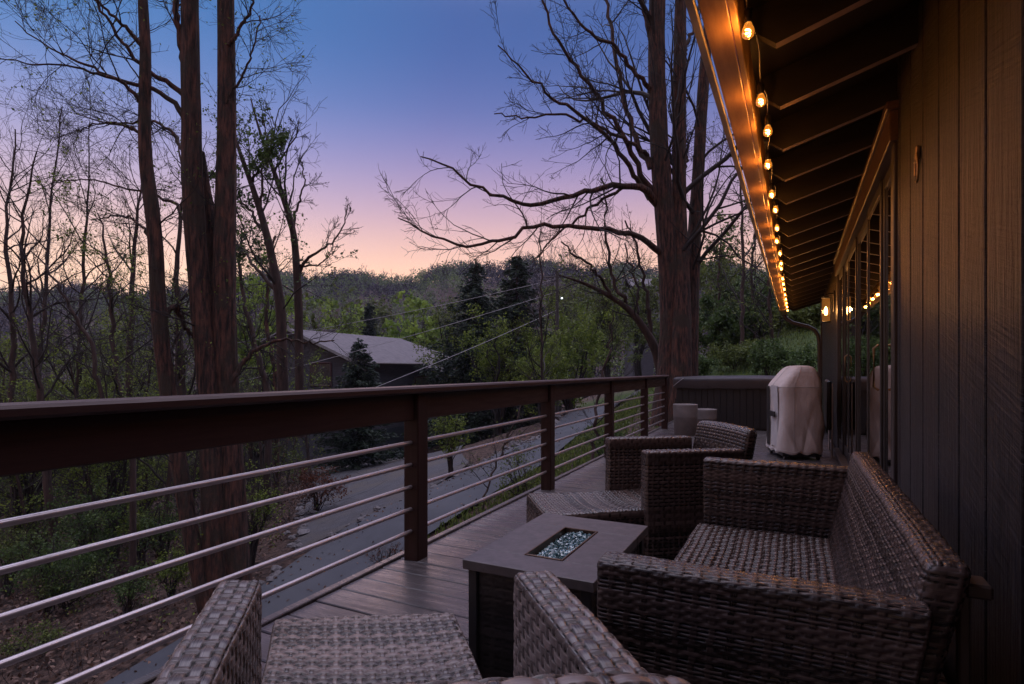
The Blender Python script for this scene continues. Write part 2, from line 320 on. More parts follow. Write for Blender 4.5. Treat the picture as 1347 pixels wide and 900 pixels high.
# ---------------------------------------------------------------- sky and light
SUN_AZ = None
def make_world():
    w = bpy.data.worlds.new('World'); scene.world = w; w.use_nodes = True
    nt = w.node_tree; nt.nodes.clear(); N, L = nt.nodes, nt.links
    out = N.new('ShaderNodeOutputWorld')
    tc = N.new('ShaderNodeTexCoord'); sp = N.new('ShaderNodeSeparateXYZ'); L.new(tc.outputs['Generated'], sp.inputs[0])
    cr = N.new('ShaderNodeValToRGB'); L.new(sp.outputs[2], cr.inputs[0]); cr.color_ramp.interpolation = 'B_SPLINE'
    st = [(0.0, (1.1, .62, .36)), (.13, (1.35, .82, .5)), (.19, (1.04, .62, .47)), (.26, (.64, .42, .52)), (.34, (.31, .265, .53)), (.42, (.115, .175, .46)), (.53, (.035, .11, .36)), (.60, (.14, .2, .46)), (.72, (2.4, 2.25, 3.1)), (1, (4.3, 4.05, 5.0))]  # overhead stops, out of view, are brightened as added fill light
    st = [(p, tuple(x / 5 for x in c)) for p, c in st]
    e = cr.color_ramp.elements; e[0].position = st[0][0]; e[0].color = (*st[0][1], 1); e[1].position = st[-1][0]; e[1].color = (*st[-1][1], 1)
    for p, c in st[1:-1]:
        k = e.new(p); k.color = (*c, 1)
    # the afterglow is strongest over the ridge where the sun went down
    dv = Vector(W(-.28, 1, .05)).normalized()
    dt = N.new('ShaderNodeVectorMath'); dt.operation = 'DOT_PRODUCT'; L.new(tc.outputs['Generated'], dt.inputs[0]); dt.inputs[1].default_value = dv
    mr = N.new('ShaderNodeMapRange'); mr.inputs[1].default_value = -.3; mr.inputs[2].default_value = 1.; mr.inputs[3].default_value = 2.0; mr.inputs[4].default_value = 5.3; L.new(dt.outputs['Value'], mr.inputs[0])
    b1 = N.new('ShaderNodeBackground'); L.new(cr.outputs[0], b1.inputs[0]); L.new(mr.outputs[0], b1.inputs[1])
    sk = N.new('ShaderNodeTexSky'); sk.sky_type = 'NISHITA'; sk.sun_disc = False; sk.sun_elevation = R(-2.5); sk.sun_rotation = math.atan2(dv.x, dv.y); sk.altitude = 700
    b2 = N.new('ShaderNodeBackground'); L.new(sk.outputs[0], b2.inputs[0]); b2.inputs[1].default_value = .05
    ad = N.new('ShaderNodeAddShader'); L.new(b1.outputs[0], ad.inputs[0]); L.new(b2.outputs[0], ad.inputs[1]); lv = Vector(W(-1, .75, .62)).normalized(); d2 = N.new('ShaderNodeVectorMath'); d2.operation = 'DOT_PRODUCT'; L.new(tc.outputs['Generated'], d2.inputs[0]); d2.inputs[1].default_value = lv
    m2 = N.new('ShaderNodeMapRange'); m2.inputs[1].default_value = .75; m2.inputs[2].default_value = 1.; m2.inputs[4].default_value = 1.; L.new(d2.outputs['Value'], m2.inputs[0])
    b3 = N.new('ShaderNodeBackground'); b3.inputs[0].default_value = (.0, .085, .13, 1); L.new(m2.outputs[0], b3.inputs[1])
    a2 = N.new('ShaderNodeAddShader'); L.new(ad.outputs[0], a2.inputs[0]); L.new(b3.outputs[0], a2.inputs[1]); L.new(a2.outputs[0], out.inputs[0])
    s = bpy.data.lights.new('afterglow', 'SUN'); s.energy = .22; s.angle = R(25); s.color = (1, .62, .52)
    so = bpy.data.objects.new('afterglow', s); COL.objects.link(so)
    d = Vector((dv.x, dv.y, 0)).normalized() * math.cos(R(9)) + Vector((0, 0, math.sin(R(9))))
    so.rotation_euler = (-d).to_track_quat('-Z', 'Y').to_euler()
make_world()
vs = scene.view_settings; vs.view_transform = 'Standard'; vs.look = 'None'; vs.exposure = 0; vs.gamma = 1; vs.use_curve_mapping = False
scene.cycles.use_denoising = True
try: scene.cycles.denoiser = 'OPENIMAGEDENOISE'
except Exception: pass
scene.cycles.max_bounces = 8; scene.cycles.transparent_max_bounces = 12; scene.cycles.sample_clamp_indirect = 4; scene.cycles.caustics_reflective = False; scene.cycles.caustics_refractive = False

# ---------------------------------------------------------------- deck (structure)
XW = .44                                            # face of the house wall
RA = R(1.6); RD = np.array((-math.sin(RA), math.cos(RA), 0)); RN = np.array((math.cos(RA), math.sin(RA), 0))
def railp(s, off=0., z=0.):                         # s metres along the railing, off metres inside its centre line
    p = RD * s + RN * (off - 1.69); return np.array((p[0], p[1], z))
YEND = 12.6
mb = MB(); y = -2.2; rg = random.Random(3)
while y < YEND:
    w = .139; xo = railp(y)[0] - .072; js = rg.choice((-1.05, -.7, -.86, -.2)) + rg.uniform(-.05, .05)
    for (a, b) in ((xo, js - .0015), (js + .0015, XW - .02)):
        dz = rg.uniform(-.0012, .0012)
        mb.bbox((a, y, -.028), (b, y + w, 0), .004, f=lambda p, dz=dz: p + np.array((0, rg.uniform(-.0006, .0006), dz)))
    y += .146
deck = mb.build('deck', 'deck_wood', smooth=False); tag(deck, kind='structure')
mb = MB()
a, b = railp(-2.2), railp(YEND)
def along(p):                                       # (off, s, z) -> world along the railing
    return railp(p[1], p[0], p[2])
mb.bbox((-.11, -2.2, -.3), (-.07, YEND, .012), .004, f=along)
rim = mb.build('rim_board', 'deck_wood', deck, smooth=False)
mb = MB(); mb.box((-1.6, -2.2, -.27), (XW - .01, YEND, -.24))
und = mb.build('joist_deck', 'soffit', deck, smooth=False)
for yy in (-1.5, 2.2, 5.9, 9.6, 12.4):
    mb = MB(); mb.bbox((-.02, yy - .07, -5.5), (.12, yy + .07, -.28), .01, f=along); mb.build('support_post', 'post_wood', deck, smooth=False)

# ---------------------------------------------------------------- railing
rl = thing('deck_railing', 'dark brown wooden deck railing with horizontal metal bars along the drop', 'railing', (-1.69, 0, 0))
mb = MB(); mb.bbox((-.075, -2.2, .852), (.075, 9.55, .888), .009, f=along); mb.build('cap_board', 'rail_wood', rl, smooth=False)
posts = [-1.3, .55, 2.42, 4.27, 6.12, 7.95, 9.52]
for i, s in enumerate(posts):
    mb = MB(); mb.bbox((-.045, s - .045, -.02), (.045, s + .045, .852), .005, f=along)
    mb.build('post', 'post_wood', rl, smooth=False)
    if i:
        mb = MB(); mb.bbox((-.02, posts[i - 1] + .046, .715), (.022, s - .046, .851), .005, f=along); mb.build('fascia_beam', 'rail_wood', rl, smooth=False)
    else:
        mb = MB(); mb.bbox((-.02, -2.2, .715), (.022, s - .046, .851), .005, f=along); mb.build('fascia_beam', 'rail_wood', rl, smooth=False)
for k, z in enumerate((.60, .487, .374, .261, .148)):
    mb = MB(); mb.tubes(np.array([railp(s, .0, z) for s in np.linspace(-2.2, 9.5, 40)]), np.full(40, .0105), 12); mb.build('rail_bar', 'bar_metal', rl)

# ---------------------------------------------------------------- house
hs = thing('house', 'dark timber house with board siding, deep bracketed eave and tall glass doors', 'house', (XW, 5, 0))
DY0, DY1, HZ = 3.42, 7.62, 2.09
SL = .30                                            # roof slope
def under(x): return 2.30 - SL * (XW - x)           # underside line of the rafters
mb = MB(); g0 = 1.595; gs = .273; k0 = -14; edges = [g0 + gs * k for k in range(-14, 8)]
ys = [-2.3] + [e for e in edges if -2.3 < e < DY0 - .12] + [DY0 - .1]
for a, b in zip(ys[:-1], ys[1:]):
    mb.bbox((XW, a + .009, -3.6), (XW + .03, b - .009, 2.9), .003)
ys2 = [DY1 + .1 + gs * k for k in range(0, 19) if DY1 + .1 + gs * k < 12.5] + [12.5]
for a, b in zip(ys2[:-1], ys2[1:]):
    mb.bbox((XW, a + .009, -3.6), (XW + .03, b - .009, 2.9), .003)
ysd = [DY0 - .1 + gs * k for k in range(0, 17) if DY0 - .1 + gs * k < DY1 + .1] + [DY1 + .1]
for a, b in zip(ysd[:-1], ysd[1:]):
    mb.bbox((XW, a + .009, HZ + .24), (XW + .03, b - .009, 2.9), .003); mb.bbox((XW, a + .009, -3.6), (XW + .03, b - .009, -.04), .003)
mb.build('siding', 'siding', hs, smooth=False)
mb = MB(); X2 = XW + .032
mb.box((X2, -2.3, -3.6), (X2 + .1, DY0 - .1, 2.9)); mb.box((X2, DY1 + .1, -3.6), (X2 + .1, 12.48, 2.9)); mb.box((X2, DY0 - .1, HZ + .2), (X2 + .1, DY1 + .1, 2.9)); mb.box((X2, DY0 - .1, -3.6), (X2 + .1, DY1 + .1, -.05))
mb.box((X2 + .1, 12.38, -3.6), (5.2, 12.48, 2.9)); mb.box((5.2, -2.3, -3.6), (5.3, 12.48, 2.9)); mb.box((X2 + .1, -2.4, -3.6), (5.2, -2.3, 2.9))
mb.build('backing_wall', 'black', hs, smooth=False)
for (a, b) in ((DY0 - .1, DY0), (DY1, DY1 + .1)):
    mb = MB(); mb.bbox((XW - .014, a, -.02), (XW + .06, b, HZ + .0), .004); mb.build('side_casing', 'trim', hs, smooth=False)
mb = MB(); mb.bbox((XW - .035, DY0 - .13, HZ + .002), (XW + .06, DY1 + .13, HZ + .15), .004); mb.build('head_casing', 'header', hs, smooth=False)
mb = MB(); mb.bbox((XW - .05, DY0 - .15, HZ + .152), (XW + .06, DY1 + .15, HZ + .19), .004); mb.build('head_cap', 'header', hs, smooth=False)
mb = MB(); mb.bbox((XW - .06, DY0, -.02), (XW + .09, DY1, .06), .004); mb.build('sill', 'trim', hs, smooth=False)
mb = MB(); mb.bbox((XW - .025, 12.4, -3.6), (XW - .001, 12.52, 2.5), .004); mb.build('corner_board', 'trim', hs, smooth=False)
# sliding glass panels: each panel a part with its pane as a sub-part
st = [DY0 + .005, 3.93, 4.66, 5.5, 6.35, 7.0, DY1 - .005]
for i in range(6):
    a, b = st[i], st[i + 1]; xo = XW + (.0 if i % 2 else .012)
    fb = MB(); w = .045
    fb.bbox((xo, a, .065), (xo + .02, a + w, HZ - .004), .004); fb.bbox((xo, b - w, .065), (xo + .02, b, HZ - .004), .004)
    fb.bbox((xo + .001, a + w, .065), (xo + .019, b - w, .065 + .11), .004); fb.bbox((xo + .001, a + w, HZ - .074), (xo + .019, b - w, HZ - .004), .004)
    fr = fb.build('glass_door', 'dark_frame', hs, smooth=False)
    pb = MB(); pb.add([(xo + .007, a + w - .005, .17), (xo + .007, b - w + .005, .17), (xo + .007, b - w + .005, HZ - .07), (xo + .007, a + w - .005, HZ - .07)], [(0, 1, 2, 3)]); pb.build('pane', 'pane', fr, smooth=False)
    if i in (1, 4):
        hb = MB(); hb.tubes(np.array([(xo - .006, a + .03, .85), (xo - .03, a + .03, .87), (xo - .03, a + .03, 1.1), (xo - .006, a + .03, 1.12)]), np.full(4, .008), 8); hb.build('handle', 'brass', fr)
# roof
RX0 = -.19
mb = MB()
mb.add([(RX0, -2.3, under(RX0) + .17), (RX0, 12.75, under(RX0) + .17), (5.4, 12.75, under(5.4) + .17), (5.4, -2.3, under(5.4) + .17),
        (RX0, -2.3, under(RX0) + .21), (RX0, 12.75, under(RX0) + .21), (5.4, 12.75, under(5.4) + .21), (5.4, -2.3, under(5.4) + .21)],
       [(0, 1, 2, 3), (4, 7, 6, 5), (0, 4, 5, 1), (2, 6, 7, 3), (1, 5, 6, 2), (0, 3, 7, 4)])
mb.build('roof', 'soffit', hs, smooth=False)
yr = 2.24 - .545 * 8; n = 0
while yr < 12.6:
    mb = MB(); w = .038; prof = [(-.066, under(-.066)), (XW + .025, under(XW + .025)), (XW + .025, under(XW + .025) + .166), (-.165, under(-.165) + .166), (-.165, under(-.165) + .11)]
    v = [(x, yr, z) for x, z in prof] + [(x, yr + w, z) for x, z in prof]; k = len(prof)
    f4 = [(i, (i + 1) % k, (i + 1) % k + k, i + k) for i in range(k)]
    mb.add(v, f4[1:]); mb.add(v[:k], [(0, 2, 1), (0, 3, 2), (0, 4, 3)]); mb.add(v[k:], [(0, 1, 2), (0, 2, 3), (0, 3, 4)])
    ro = mb.build('rafter', 'rafter', hs, smooth=False); mb = MB(); mb.add(v, f4[:1]); mb.build('underside', 'rafter_lit_edge', ro, smooth=False); yr += .545
ZG = 2.085
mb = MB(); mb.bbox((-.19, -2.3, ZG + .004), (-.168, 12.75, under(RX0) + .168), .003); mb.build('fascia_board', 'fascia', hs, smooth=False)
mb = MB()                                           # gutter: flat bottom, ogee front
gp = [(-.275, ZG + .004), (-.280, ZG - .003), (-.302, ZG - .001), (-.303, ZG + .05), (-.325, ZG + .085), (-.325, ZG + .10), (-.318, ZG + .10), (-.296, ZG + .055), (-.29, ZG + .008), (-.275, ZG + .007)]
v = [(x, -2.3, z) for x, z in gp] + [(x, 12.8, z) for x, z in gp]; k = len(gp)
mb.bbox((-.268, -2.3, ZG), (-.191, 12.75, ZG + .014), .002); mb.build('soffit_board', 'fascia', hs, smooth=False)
mb = MB(); mb.add(v, [(i, i + 1, i + 1 + k, i + k) for i in range(0, k - 1)]); mb.build('gutter', 'gutter', hs, smooth=False)
mb = MB(); mb.tubes(curve_pts([(-.24, 12.7, 2.1), (-.24, 12.7, 1.99), (-.18, 12.68, 1.93), (.2, 12.6, 1.84), (.36, 12.56, 1.80), (.4, 12.56, 1.7), (.4, 12.56, .2), (.4, 12.56, -3.4)], 40), np.full(40, .04), 10); mb.build('downspout', 'pipe', hs)
# the room behind the glass
mb = MB(); mb.box((.62, 2.6, -.06), (5.1, 8.2, -.03)); mb.build('room_floor', 'room', hs, smooth=False)
mb = MB(); mb.box((4.2, 2.6, -.03), (4.25, 8.2, 2.6)); mb.box((.62, 8.2, -.03), (4.2, 8.25, 2.6)); mb.box((.62, 2.55, -.03), (4.2, 2.6, 2.6)); mb.build('room_wall', 'room', hs, smooth=False)
mb = MB(); mb.box((.62, 2.6, 2.5), (4.2, 8.2, 2.53)); mb.build('room_ceiling', 'room', hs, smooth=False)

# pale wooden cabinet just inside the glass
cb = thing('cabinet', 'pale wooden cabinet standing indoors behind the glass doors', 'cabinet', (1.05, 5.6, -.03))
mb = MB(); mb.bbox((.8, 4.9, 0.02), (1.3, 6.4, 1.18), .006); mb.build('carcass', 'wood_pale', cb, smooth=False)
for a in (4.93, 5.67):
    mb = MB(); mb.bbox((.776, a, .06), (.798, a + .70, 1.14), .006); mb.build('door', 'wood_pale', cb, smooth=False)
mb = MB(); mb.bbox((.82, 4.93, -.03), (1.28, 6.37, .019), .003); mb.build('plinth', 'black', cb, smooth=False)

# clip hanging from the siding
mb = MB(); hx, hy, hz = XW - .012, 2.74, 1.78
pts = [(hx, hy + .028 * math.cos(t), hz + .058 * math.sin(t)) for t in np.linspace(-.5, 5.2, 26)]
mb.tubes(np.array(pts), np.full(26, .0045), 8)
hk = thing('wall_clip', 'small worn brass clip hanging on the dark siding right of the doors', 'clip', (hx, hy, hz))
mb.build('ring', 'brass', hk)
mb = MB(); mb.bbox((hx - .004, hy - .012, hz + .03), (XW - .001, hy + .012, hz + .085), .003); mb.build('plate', 'brass', hk, smooth=False)
mb = MB(); mb.tubes(np.array([(hx, hy - .02, hz + .02), (hx - .004, hy + .02, hz + .026)]), np.full(2, .004), 8); mb.build('gate', 'brass', hk)

# ---------------------------------------------------------------- string lights
bulb_px = [(984, 43), (1001, 134), (1010, 174), (1010, 218), (1015, 257), (1020, 277), (1022, 301), (1020, 318), (1026, 334), (1027.5, 347), (1026, 354), (1029.5, 367), (1029, 374), (1031.5, 381), (1031.5, 388), (1032, 394), (1033, 399), (1034.5, 404), (1035.5, 408.5)]
bd = [1.80, 2.264, 2.553, 2.97, 3.44, 3.85, 4.3, 4.73, 5.2, 5.7, 6.15, 6.65, 7.1, 7.6, 8.1, 8.65, 9.2, 9.75, 10.3]
bp_ = []
for (x, y), d in zip(bulb_px, bd):
    p = list(PX(x, y, d)); p[0] = min(-.105, max(-.15, p[0])); bp_.append(p)
first = [[-.13, .9, 2.08]]
allb = first + bp_
sl = thing('string_light', 'string of round amber bulbs glowing under the roof eave', 'string lights', (-.14, 0, 2.1))
path = []
for i, p in enumerate(allb):
    if not i: path.append((-.13, -2.2, 2.17))
    path.append((p[0] - .004, p[1], p[2] + .072))
    if i + 1 < len(allb):
        q = allb[i + 1]; path.append(((p[0] + q[0]) / 2 + .014, (p[1] + q[1]) / 2, max(p[2], q[2]) + .095))
mb = MB(); cp = curve_pts(path, 260); mb.tubes(cp, np.full(260, .0035), 6); mb.build('cable', 'black', sl)
for i, p in enumerate(allb):
    p = np.array(p)
    mb = MB(); mb.lathe([(.0, .028), (.011, .028), (.013, .02), (.013, -.012), (.011, -.016), (0, -.016)], p + np.array((0, 0, .045)), 14); so = mb.build('socket', 'black', sl)
    mb = MB(); mb.lathe([(.0105, .03), (.013, .022), (.018, .011), (.0195, 0), (.0175, -.0105), (.0115, -.0165), (.005, -.0193), (0, -.0198)], p, 18); bu = mb.build('bulb', 'bulb_glass', sl)
    mb = MB(); t = np.linspace(0, 1, 14); mb.tubes(np.stack([p[0] + .007 * np.sin(t * 12), p[1] + .006 * np.cos(t * 12), p[2] - .01 + .022 * t], 1), np.full(14, .0018), 6); mb.build('filament', 'filament', bu)
    li = bpy.data.lights.new('bulb_light', 'POINT'); li.energy = 1.7; li.color = (1, .43, .11); li.shadow_soft_size = .015
    lo = bpy.data.objects.new('bulb_light', li); COL.objects.link(lo); lo.parent = bu; lo.location = p - np.array(sl.location)

# ---------------------------------------------------------------- wall lantern
lx, ly, lz = .335, 8.27, 1.735
ln = thing('wall_lantern', 'lit square glass lantern on a bracket on the house wall', 'lantern', (XW, ly, lz))
mb = MB(); mb.bbox((lx - .052, ly - .052, lz + .155), (lx + .052, ly + .052, lz + .168), .003); mb.bbox((lx - .03, ly - .03, lz + .168), (lx + .03, ly + .03, lz + .188), .003); mb.build('top', 'dark_frame', ln, smooth=False)
mb = MB(); mb.bbox((lx - .052, ly - .052, lz - .152), (lx + .052, ly + .052, lz - .138), .003); mb.build('base', 'dark_frame', ln, smooth=False)
for sx in (-1, 1):
    for sy in (-1, 1):
        mb = MB(); mb.bbox((lx + sx * .047 - .004, ly + sy * .047 - .004, lz - .138), (lx + sx * .047 + .004, ly + sy * .047 + .004, lz + .155), .001); mb.build('corner_bar', 'dark_frame', ln, smooth=False)
mb = MB(); q = .042
mb.add([(lx + sx * q, ly + sy * q, z) for z in (lz - .137, lz + .154) for sx, sy in ((-1, -1), (1, -1), (1, 1), (-1, 1))], [(i, (i + 1) % 4, (i + 1) % 4 + 4, i + 4) for i in range(4)]); mb.build('glass', 'lantern_glass', ln, smooth=False)
mb = MB(); mb.bbox((XW - .022, ly - .035, lz - .02), (XW - .001, ly + .035, lz + .25), .004); mb.tubes(np.array([(XW - .02, ly, lz + .215), (lx + .03, ly, lz + .215), (lx, ly, lz + .205), (lx, ly, lz + .185)]), np.full(4, .009), 8); mb.build('bracket', 'dark_frame', ln, smooth=False)
mb = MB(); mb.lathe([(0, -.06), (.014, -.055), (.02, -.02), (.017, .02), (.006, .05), (0, .055)], (lx, ly, lz), 16); fb = mb.build('bulb', 'lantern_flame', ln)
li = bpy.data.lights.new('lantern_light', 'POINT'); li.energy = 4; li.color = (1, .5, .18); li.shadow_soft_size = .03
lo = bpy.data.objects.new('lantern_light', li); COL.objects.link(lo); lo.parent = fb; lo.location = Vector((lx - .03, ly - .03, lz)) - ln.location
# ---------------------------------------------------------------- woven panels: strands modelled over and under each other
def weave_height(a, b, pa, pb, wf=.88, ww=.5, A=.0019, B=.0008, seed=0, holes=False):
    """a runs across the wefts, b along them; returns height, strand tone, (along, across) of the strand on top"""
    row = np.floor(a / pa); fr = a / pa - row - .5
    jr = np.modf(np.abs(np.sin((row + seed) * 37.719) * 15731.743))[0]; b0 = b; b = b + pb * (.07 * (jr - .5) + .05 * np.sin(b * 11 + row * 1.9))
    k = np.round(b / pb); x = b / pb - k
    pw = np.sqrt(np.clip(1 - np.abs(fr / (.5 * wf)) ** 5, 0, 1)); pp = np.sqrt(np.clip(1 - np.abs(x / (.5 * ww)) ** 5, 0, 1))
    hw = np.where(np.abs(fr) < .5 * wf, A * np.tanh(1.3 * np.cos(np.pi * (b / pb + row))) + B * pw, -9)
    hp = np.where(np.abs(x) < .5 * ww, -A * np.tanh(1.3 * np.cos(np.pi * (k + a / pa - .5))) + B * pp - .0003, -9)
    h = np.maximum(hw, hp); deep = -.014 if holes else -(A + B) - .0035
    h = np.maximum(h, deep)
    hr = np.modf(np.abs(np.sin((row + seed) * 12.9898) * 43758.5453))[0]; hk = np.modf(np.abs(np.sin((k + seed) * 78.233 + 3) * 24634.6345))[0]
    top = hw >= hp
    tone = np.where(top, .1 + .75 * hr, .05 + .55 * hk)
    tone = np.where(np.maximum(hw, hp) < -1, -.9, tone)      # shade in the gaps between strands is put into the tone
    run = np.stack([np.where(top, b, a), np.where(top, a + row * .37, b + k * .53), h * 0], -1)
    return h, tone, run
def woven_box(mb, lo, hi, r, res, pa, pb, axis=0, warp=None, seed=0, holes=None, amp=1., ww=.42):
    """rounded box covered in weave; the wefts run along 'axis' and climb continuously round the other two axes.  warp maps points (n,3)."""
    lo = np.array(lo, float); hi = np.array(hi, float); S = hi - lo; c = (lo + hi) / 2; h = S / 2
    n = np.maximum(2, np.ceil(S / res).astype(int))
    o1, o2 = [k for k in range(3) if k != axis]
    V, Q, A_, B_, C_, n0, H_ = [], [], [], [], [], 0, []
    per = 2 * (S[o1] + S[o2]); rows = max(2, 2 * round(per / pa / 2)); pa = per / rows
    def face(fix, sg):
        u, v = [k for k in range(3) if k != fix]
        U, Vv = np.meshgrid(np.linspace(0, S[u], n[u] + 1), np.linspace(0, S[v], n[v] + 1), indexing='ij')
        P = np.zeros(U.shape + (3,)); P[..., u] = U; P[..., v] = Vv; P[..., fix] = S[fix] if sg > 0 else 0
        return P.reshape(-1, 3), n[u] + 1, n[v] + 1
    for fix in range(3):
        for sg in (-1, 1):
            P, nu, nv = face(fix, sg)
            if fix == axis:                          # caps: wefts stacked along the last axis
                a = P[:, o2] + (0 if 1 else 0); b = P[:, o1]; cap = 1.
            else:
                cap = 0.; b = P[:, axis]
                if fix == o1: a = P[:, o2] if sg < 0 else S[o2] + S[o1] + (S[o2] - P[:, o2])
                else: a = S[o2] + P[:, o1] if sg > 0 else 2 * S[o2] + S[o1] + (S[o1] - P[:, o1])
            i = np.arange(nu - 1)[:, None] * nv + np.arange(nv - 1)[None]
            q = np.stack([i, i + nv, i + nv + 1, i + 1], -1).reshape(-1, 4)
            if (sg > 0) != (fix != 1): q = q[:, ::-1]
            V.append(P); Q.append(q + n0); n0 += len(P); A_.append(a); B_.append(b); C_.append(np.full(len(P), cap)); H_.append(np.full(len(P), bool(holes) and holes == (fix, sg)))
    P = np.vstack(V); a = np.concatenate(A_); b = np.concatenate(B_); Q = np.vstack(Q); Hm = np.concatenate(H_)
    key = np.round(P / (res * .05)).astype(np.int64); _, first, inv = np.unique(key, axis=0, return_index=True, return_inverse=True)
    inv = inv.reshape(-1)
    P = P[first]; a = a[first]; b = b[first]; Hm = Hm[first]; Q = inv[Q]
    p = P + lo - c
    core = np.sign(p) * np.maximum(0, np.minimum(np.abs(p), h - r)); dvec = p - core; L = np.linalg.norm(dvec, axis=1, keepdims=True); N = dvec / (L + 1e-9)
    hh, tone, run = weave_height(a, b, pa, pb, seed=seed, ww=ww)
    if Hm.any():
        h2, t2, r2 = weave_height(a, b, .026, .028, wf=.46, ww=.42, seed=seed, holes=True); t2 = np.where(t2 > -.5, t2 + .25, t2); hh = np.where(Hm, h2, hh); tone = np.where(Hm, t2, tone); run = np.where(Hm[:, None], r2, run)
    e = np.minimum(P[:, axis], S[axis] - P[:, axis]); hh = hh * amp * np.clip((e + .001) / .004, .25, 1)
    v = core + N * (r + hh)[:, None] + c
    # hand-made unevenness
    v = v + .001 * np.sin(v[:, [1, 2, 0]] * 19 + seed) + .0004 * np.sin(v[:, [2, 0, 1]] * 47 + 2 * seed)
    if warp is not None: v = warp(v)
    mb.add(v, Q, tone, run)

def frame_of(o, fwd, up=(0, 0, 1)):
    f = np.array(fwd, float); f /= np.linalg.norm(f); r = np.array((f[1], -f[0], 0))
    return lambda v: np.array(o) + v[:, :1] * r + v[:, 1:2] * f + v[:, 2:3] * np.array((0, 0, 1.))

def lounge_chair(origin, ang, name, label, res, matn, pitch, seed, skew=0., sh=.075, wd=.08):
    f = (math.cos(R(ang)), math.sin(R(ang)), 0); tw0 = frame_of(origin, f)
    tw = lambda v: tw0(np.stack([v[:, 0], v[:, 1] + skew * v[:, 0], v[:, 2]], 1))
    t = thing(name, label, 'chair', tuple(origin), 'woven lounge chairs by the fire table')
    hw = .303
    # seat: from the back to well in front of the arms, narrowing forward, sagging a little, front corners rounded
    def seat(v):
        w = v.copy(); k = np.clip((w[:, 1] + .5) / 1.0, 0, 1); w[:, 0] *= 1 + wd * k; w[:, 0] -= sh * k
        top = np.clip((w[:, 2] - .1) / .15, 0, 1); w[:, 2] -= top * .022 * np.cos(np.clip(w[:, 0] / .25, -1, 1) * math.pi / 2) * np.sin(np.clip(k, 0, 1) * math.pi)
        return tw(w)
    mb = MB(); woven_box(mb, (-.234, -.52, .07), (.234, .5, .285), .018, res, pitch[0] * .95, pitch[1], 0, seat, seed, amp=1.35); mb.build('seat', matn, t, tone=True, run=True)
    for s in (-1, 1):
        def arm(v, s=s):
            w = v.copy(); w[:, 0] += s * .276 ; return tw(w)
        mb = MB(); woven_box(mb, (-.039, -.52, .05), (.039, .0, .572), .015, res, pitch[0], pitch[1], 1, arm, seed + 3 + s); mb.build('arm', matn, t, tone=True, run=True)
    def back(v):
        w = v.copy(); w[:, 1] += -.515 - .22 * (w[:, 2] - .3); w[:, 2] -= .014 * np.clip((w[:, 0] - .14) / .16, 0, 1) ** 2 + .014 * np.clip((-w[:, 0] - .14) / .16, 0, 1) ** 2; return tw(w)
    mb = MB(); woven_box(mb, (-.27, -.035, .2), (.27, .035, .672), .028, res, pitch[0], pitch[1], 0, back, seed + 9); mb.build('backrest', matn, t, tone=True, run=True)
    for sx in (-1, 1):
        for y in (-.46, .44 if True else 0):
            mb = MB(); a = np.array([[sx * .2, y, 0.0], [sx * .2, y, .08]]); p = tw(a); mb.tubes(p, np.full(2, .018), 10); mb.build('foot', 'black', t)
    return t
lounge_chair((-.709, .873, 0), 132, 'lounge_chair', 'nearest woven lounge chair seen from over its backrest, coarse weave', .0024, 'wicker_grey', (.0195, .026), 2, -.18, .04, .05)
lounge_chair((-.835, 2.985, 0), 216, 'lounge_chair', 'woven lounge chair beyond the fire table turned towards the railing', .0036, 'wicker', (.018, .027), 5)

# loveseat along the wall
lv = thing('loveseat', 'dark woven rattan loveseat with bare seat standing along the house wall', 'loveseat', (-.08, 1.95, 0))
Y0, Y1 = 1.135, 2.70
for s, (a, b) in enumerate(((Y0, Y0 + .075), (Y1 - .06, Y1 + .015))):
    def arm(v, k=s):
        w = v.copy(); back = np.clip((w[:, 0] + .377) / .58, 0, 1); w[:, 0] -= back * .10 * (1 - np.clip(w[:, 2] / .57, 0, 1)); return w
    mb = MB(); woven_box(mb, (-.377, a, .05), (.206, b, .572), .015, .0021 if s == 0 else .0034, .0086, .034, 0, arm, 20 + s, None, .72, .4); mb.build('arm', 'wicker', lv, tone=True, run=True)
def lseat(v):
    w = v.copy(); k = np.clip((w[:, 0] + .40) / .5, 0, 1); top = np.clip((w[:, 2] - .12) / .14, 0, 1)
    w[:, 2] -= top * .018 * np.sin(k * math.pi) * np.sin(np.clip((w[:, 1] - Y0) / (Y1 - Y0), 0, 1) * math.pi); return w
mb = MB(); woven_box(mb, (-.40, Y0 + .076, .08), (.14, Y1 - .062, .285), .02, .0028, .0105, .036, 1, lseat, 27, holes=(2, 1)); mb.build('seat', 'wicker', lv, tone=True, run=True)
def lback(v):
    w = v.copy(); w[:, 0] += .235 * (w[:, 2] - .28); return w
mb = MB(); woven_box(mb, (.118, Y0 + .05, .2), (.182, Y1 - .02, .638), .016, .0028, .0105, .026, 1, lback, 31); mb.build('backrest', 'wicker', lv, tone=True, run=True)
for x in (-.34, .08):
    for y in (Y0 + .04, Y1 - .03):
        mb = MB(); mb.tubes(np.array([[x, y, 0.], [x, y, .07]]), np.full(2, .018), 10); mb.build('foot', 'black', lv)
mb = MB(); mb.bbox((.262, Y0 + .09, .575), (.30, Y0 + .15, .60), .004); mb.bbox((.255, Y0 + .105, .3), (.272, Y0 + .13, .574), .003); mb.build('back_bracket', 'pipe', lv, smooth=False)

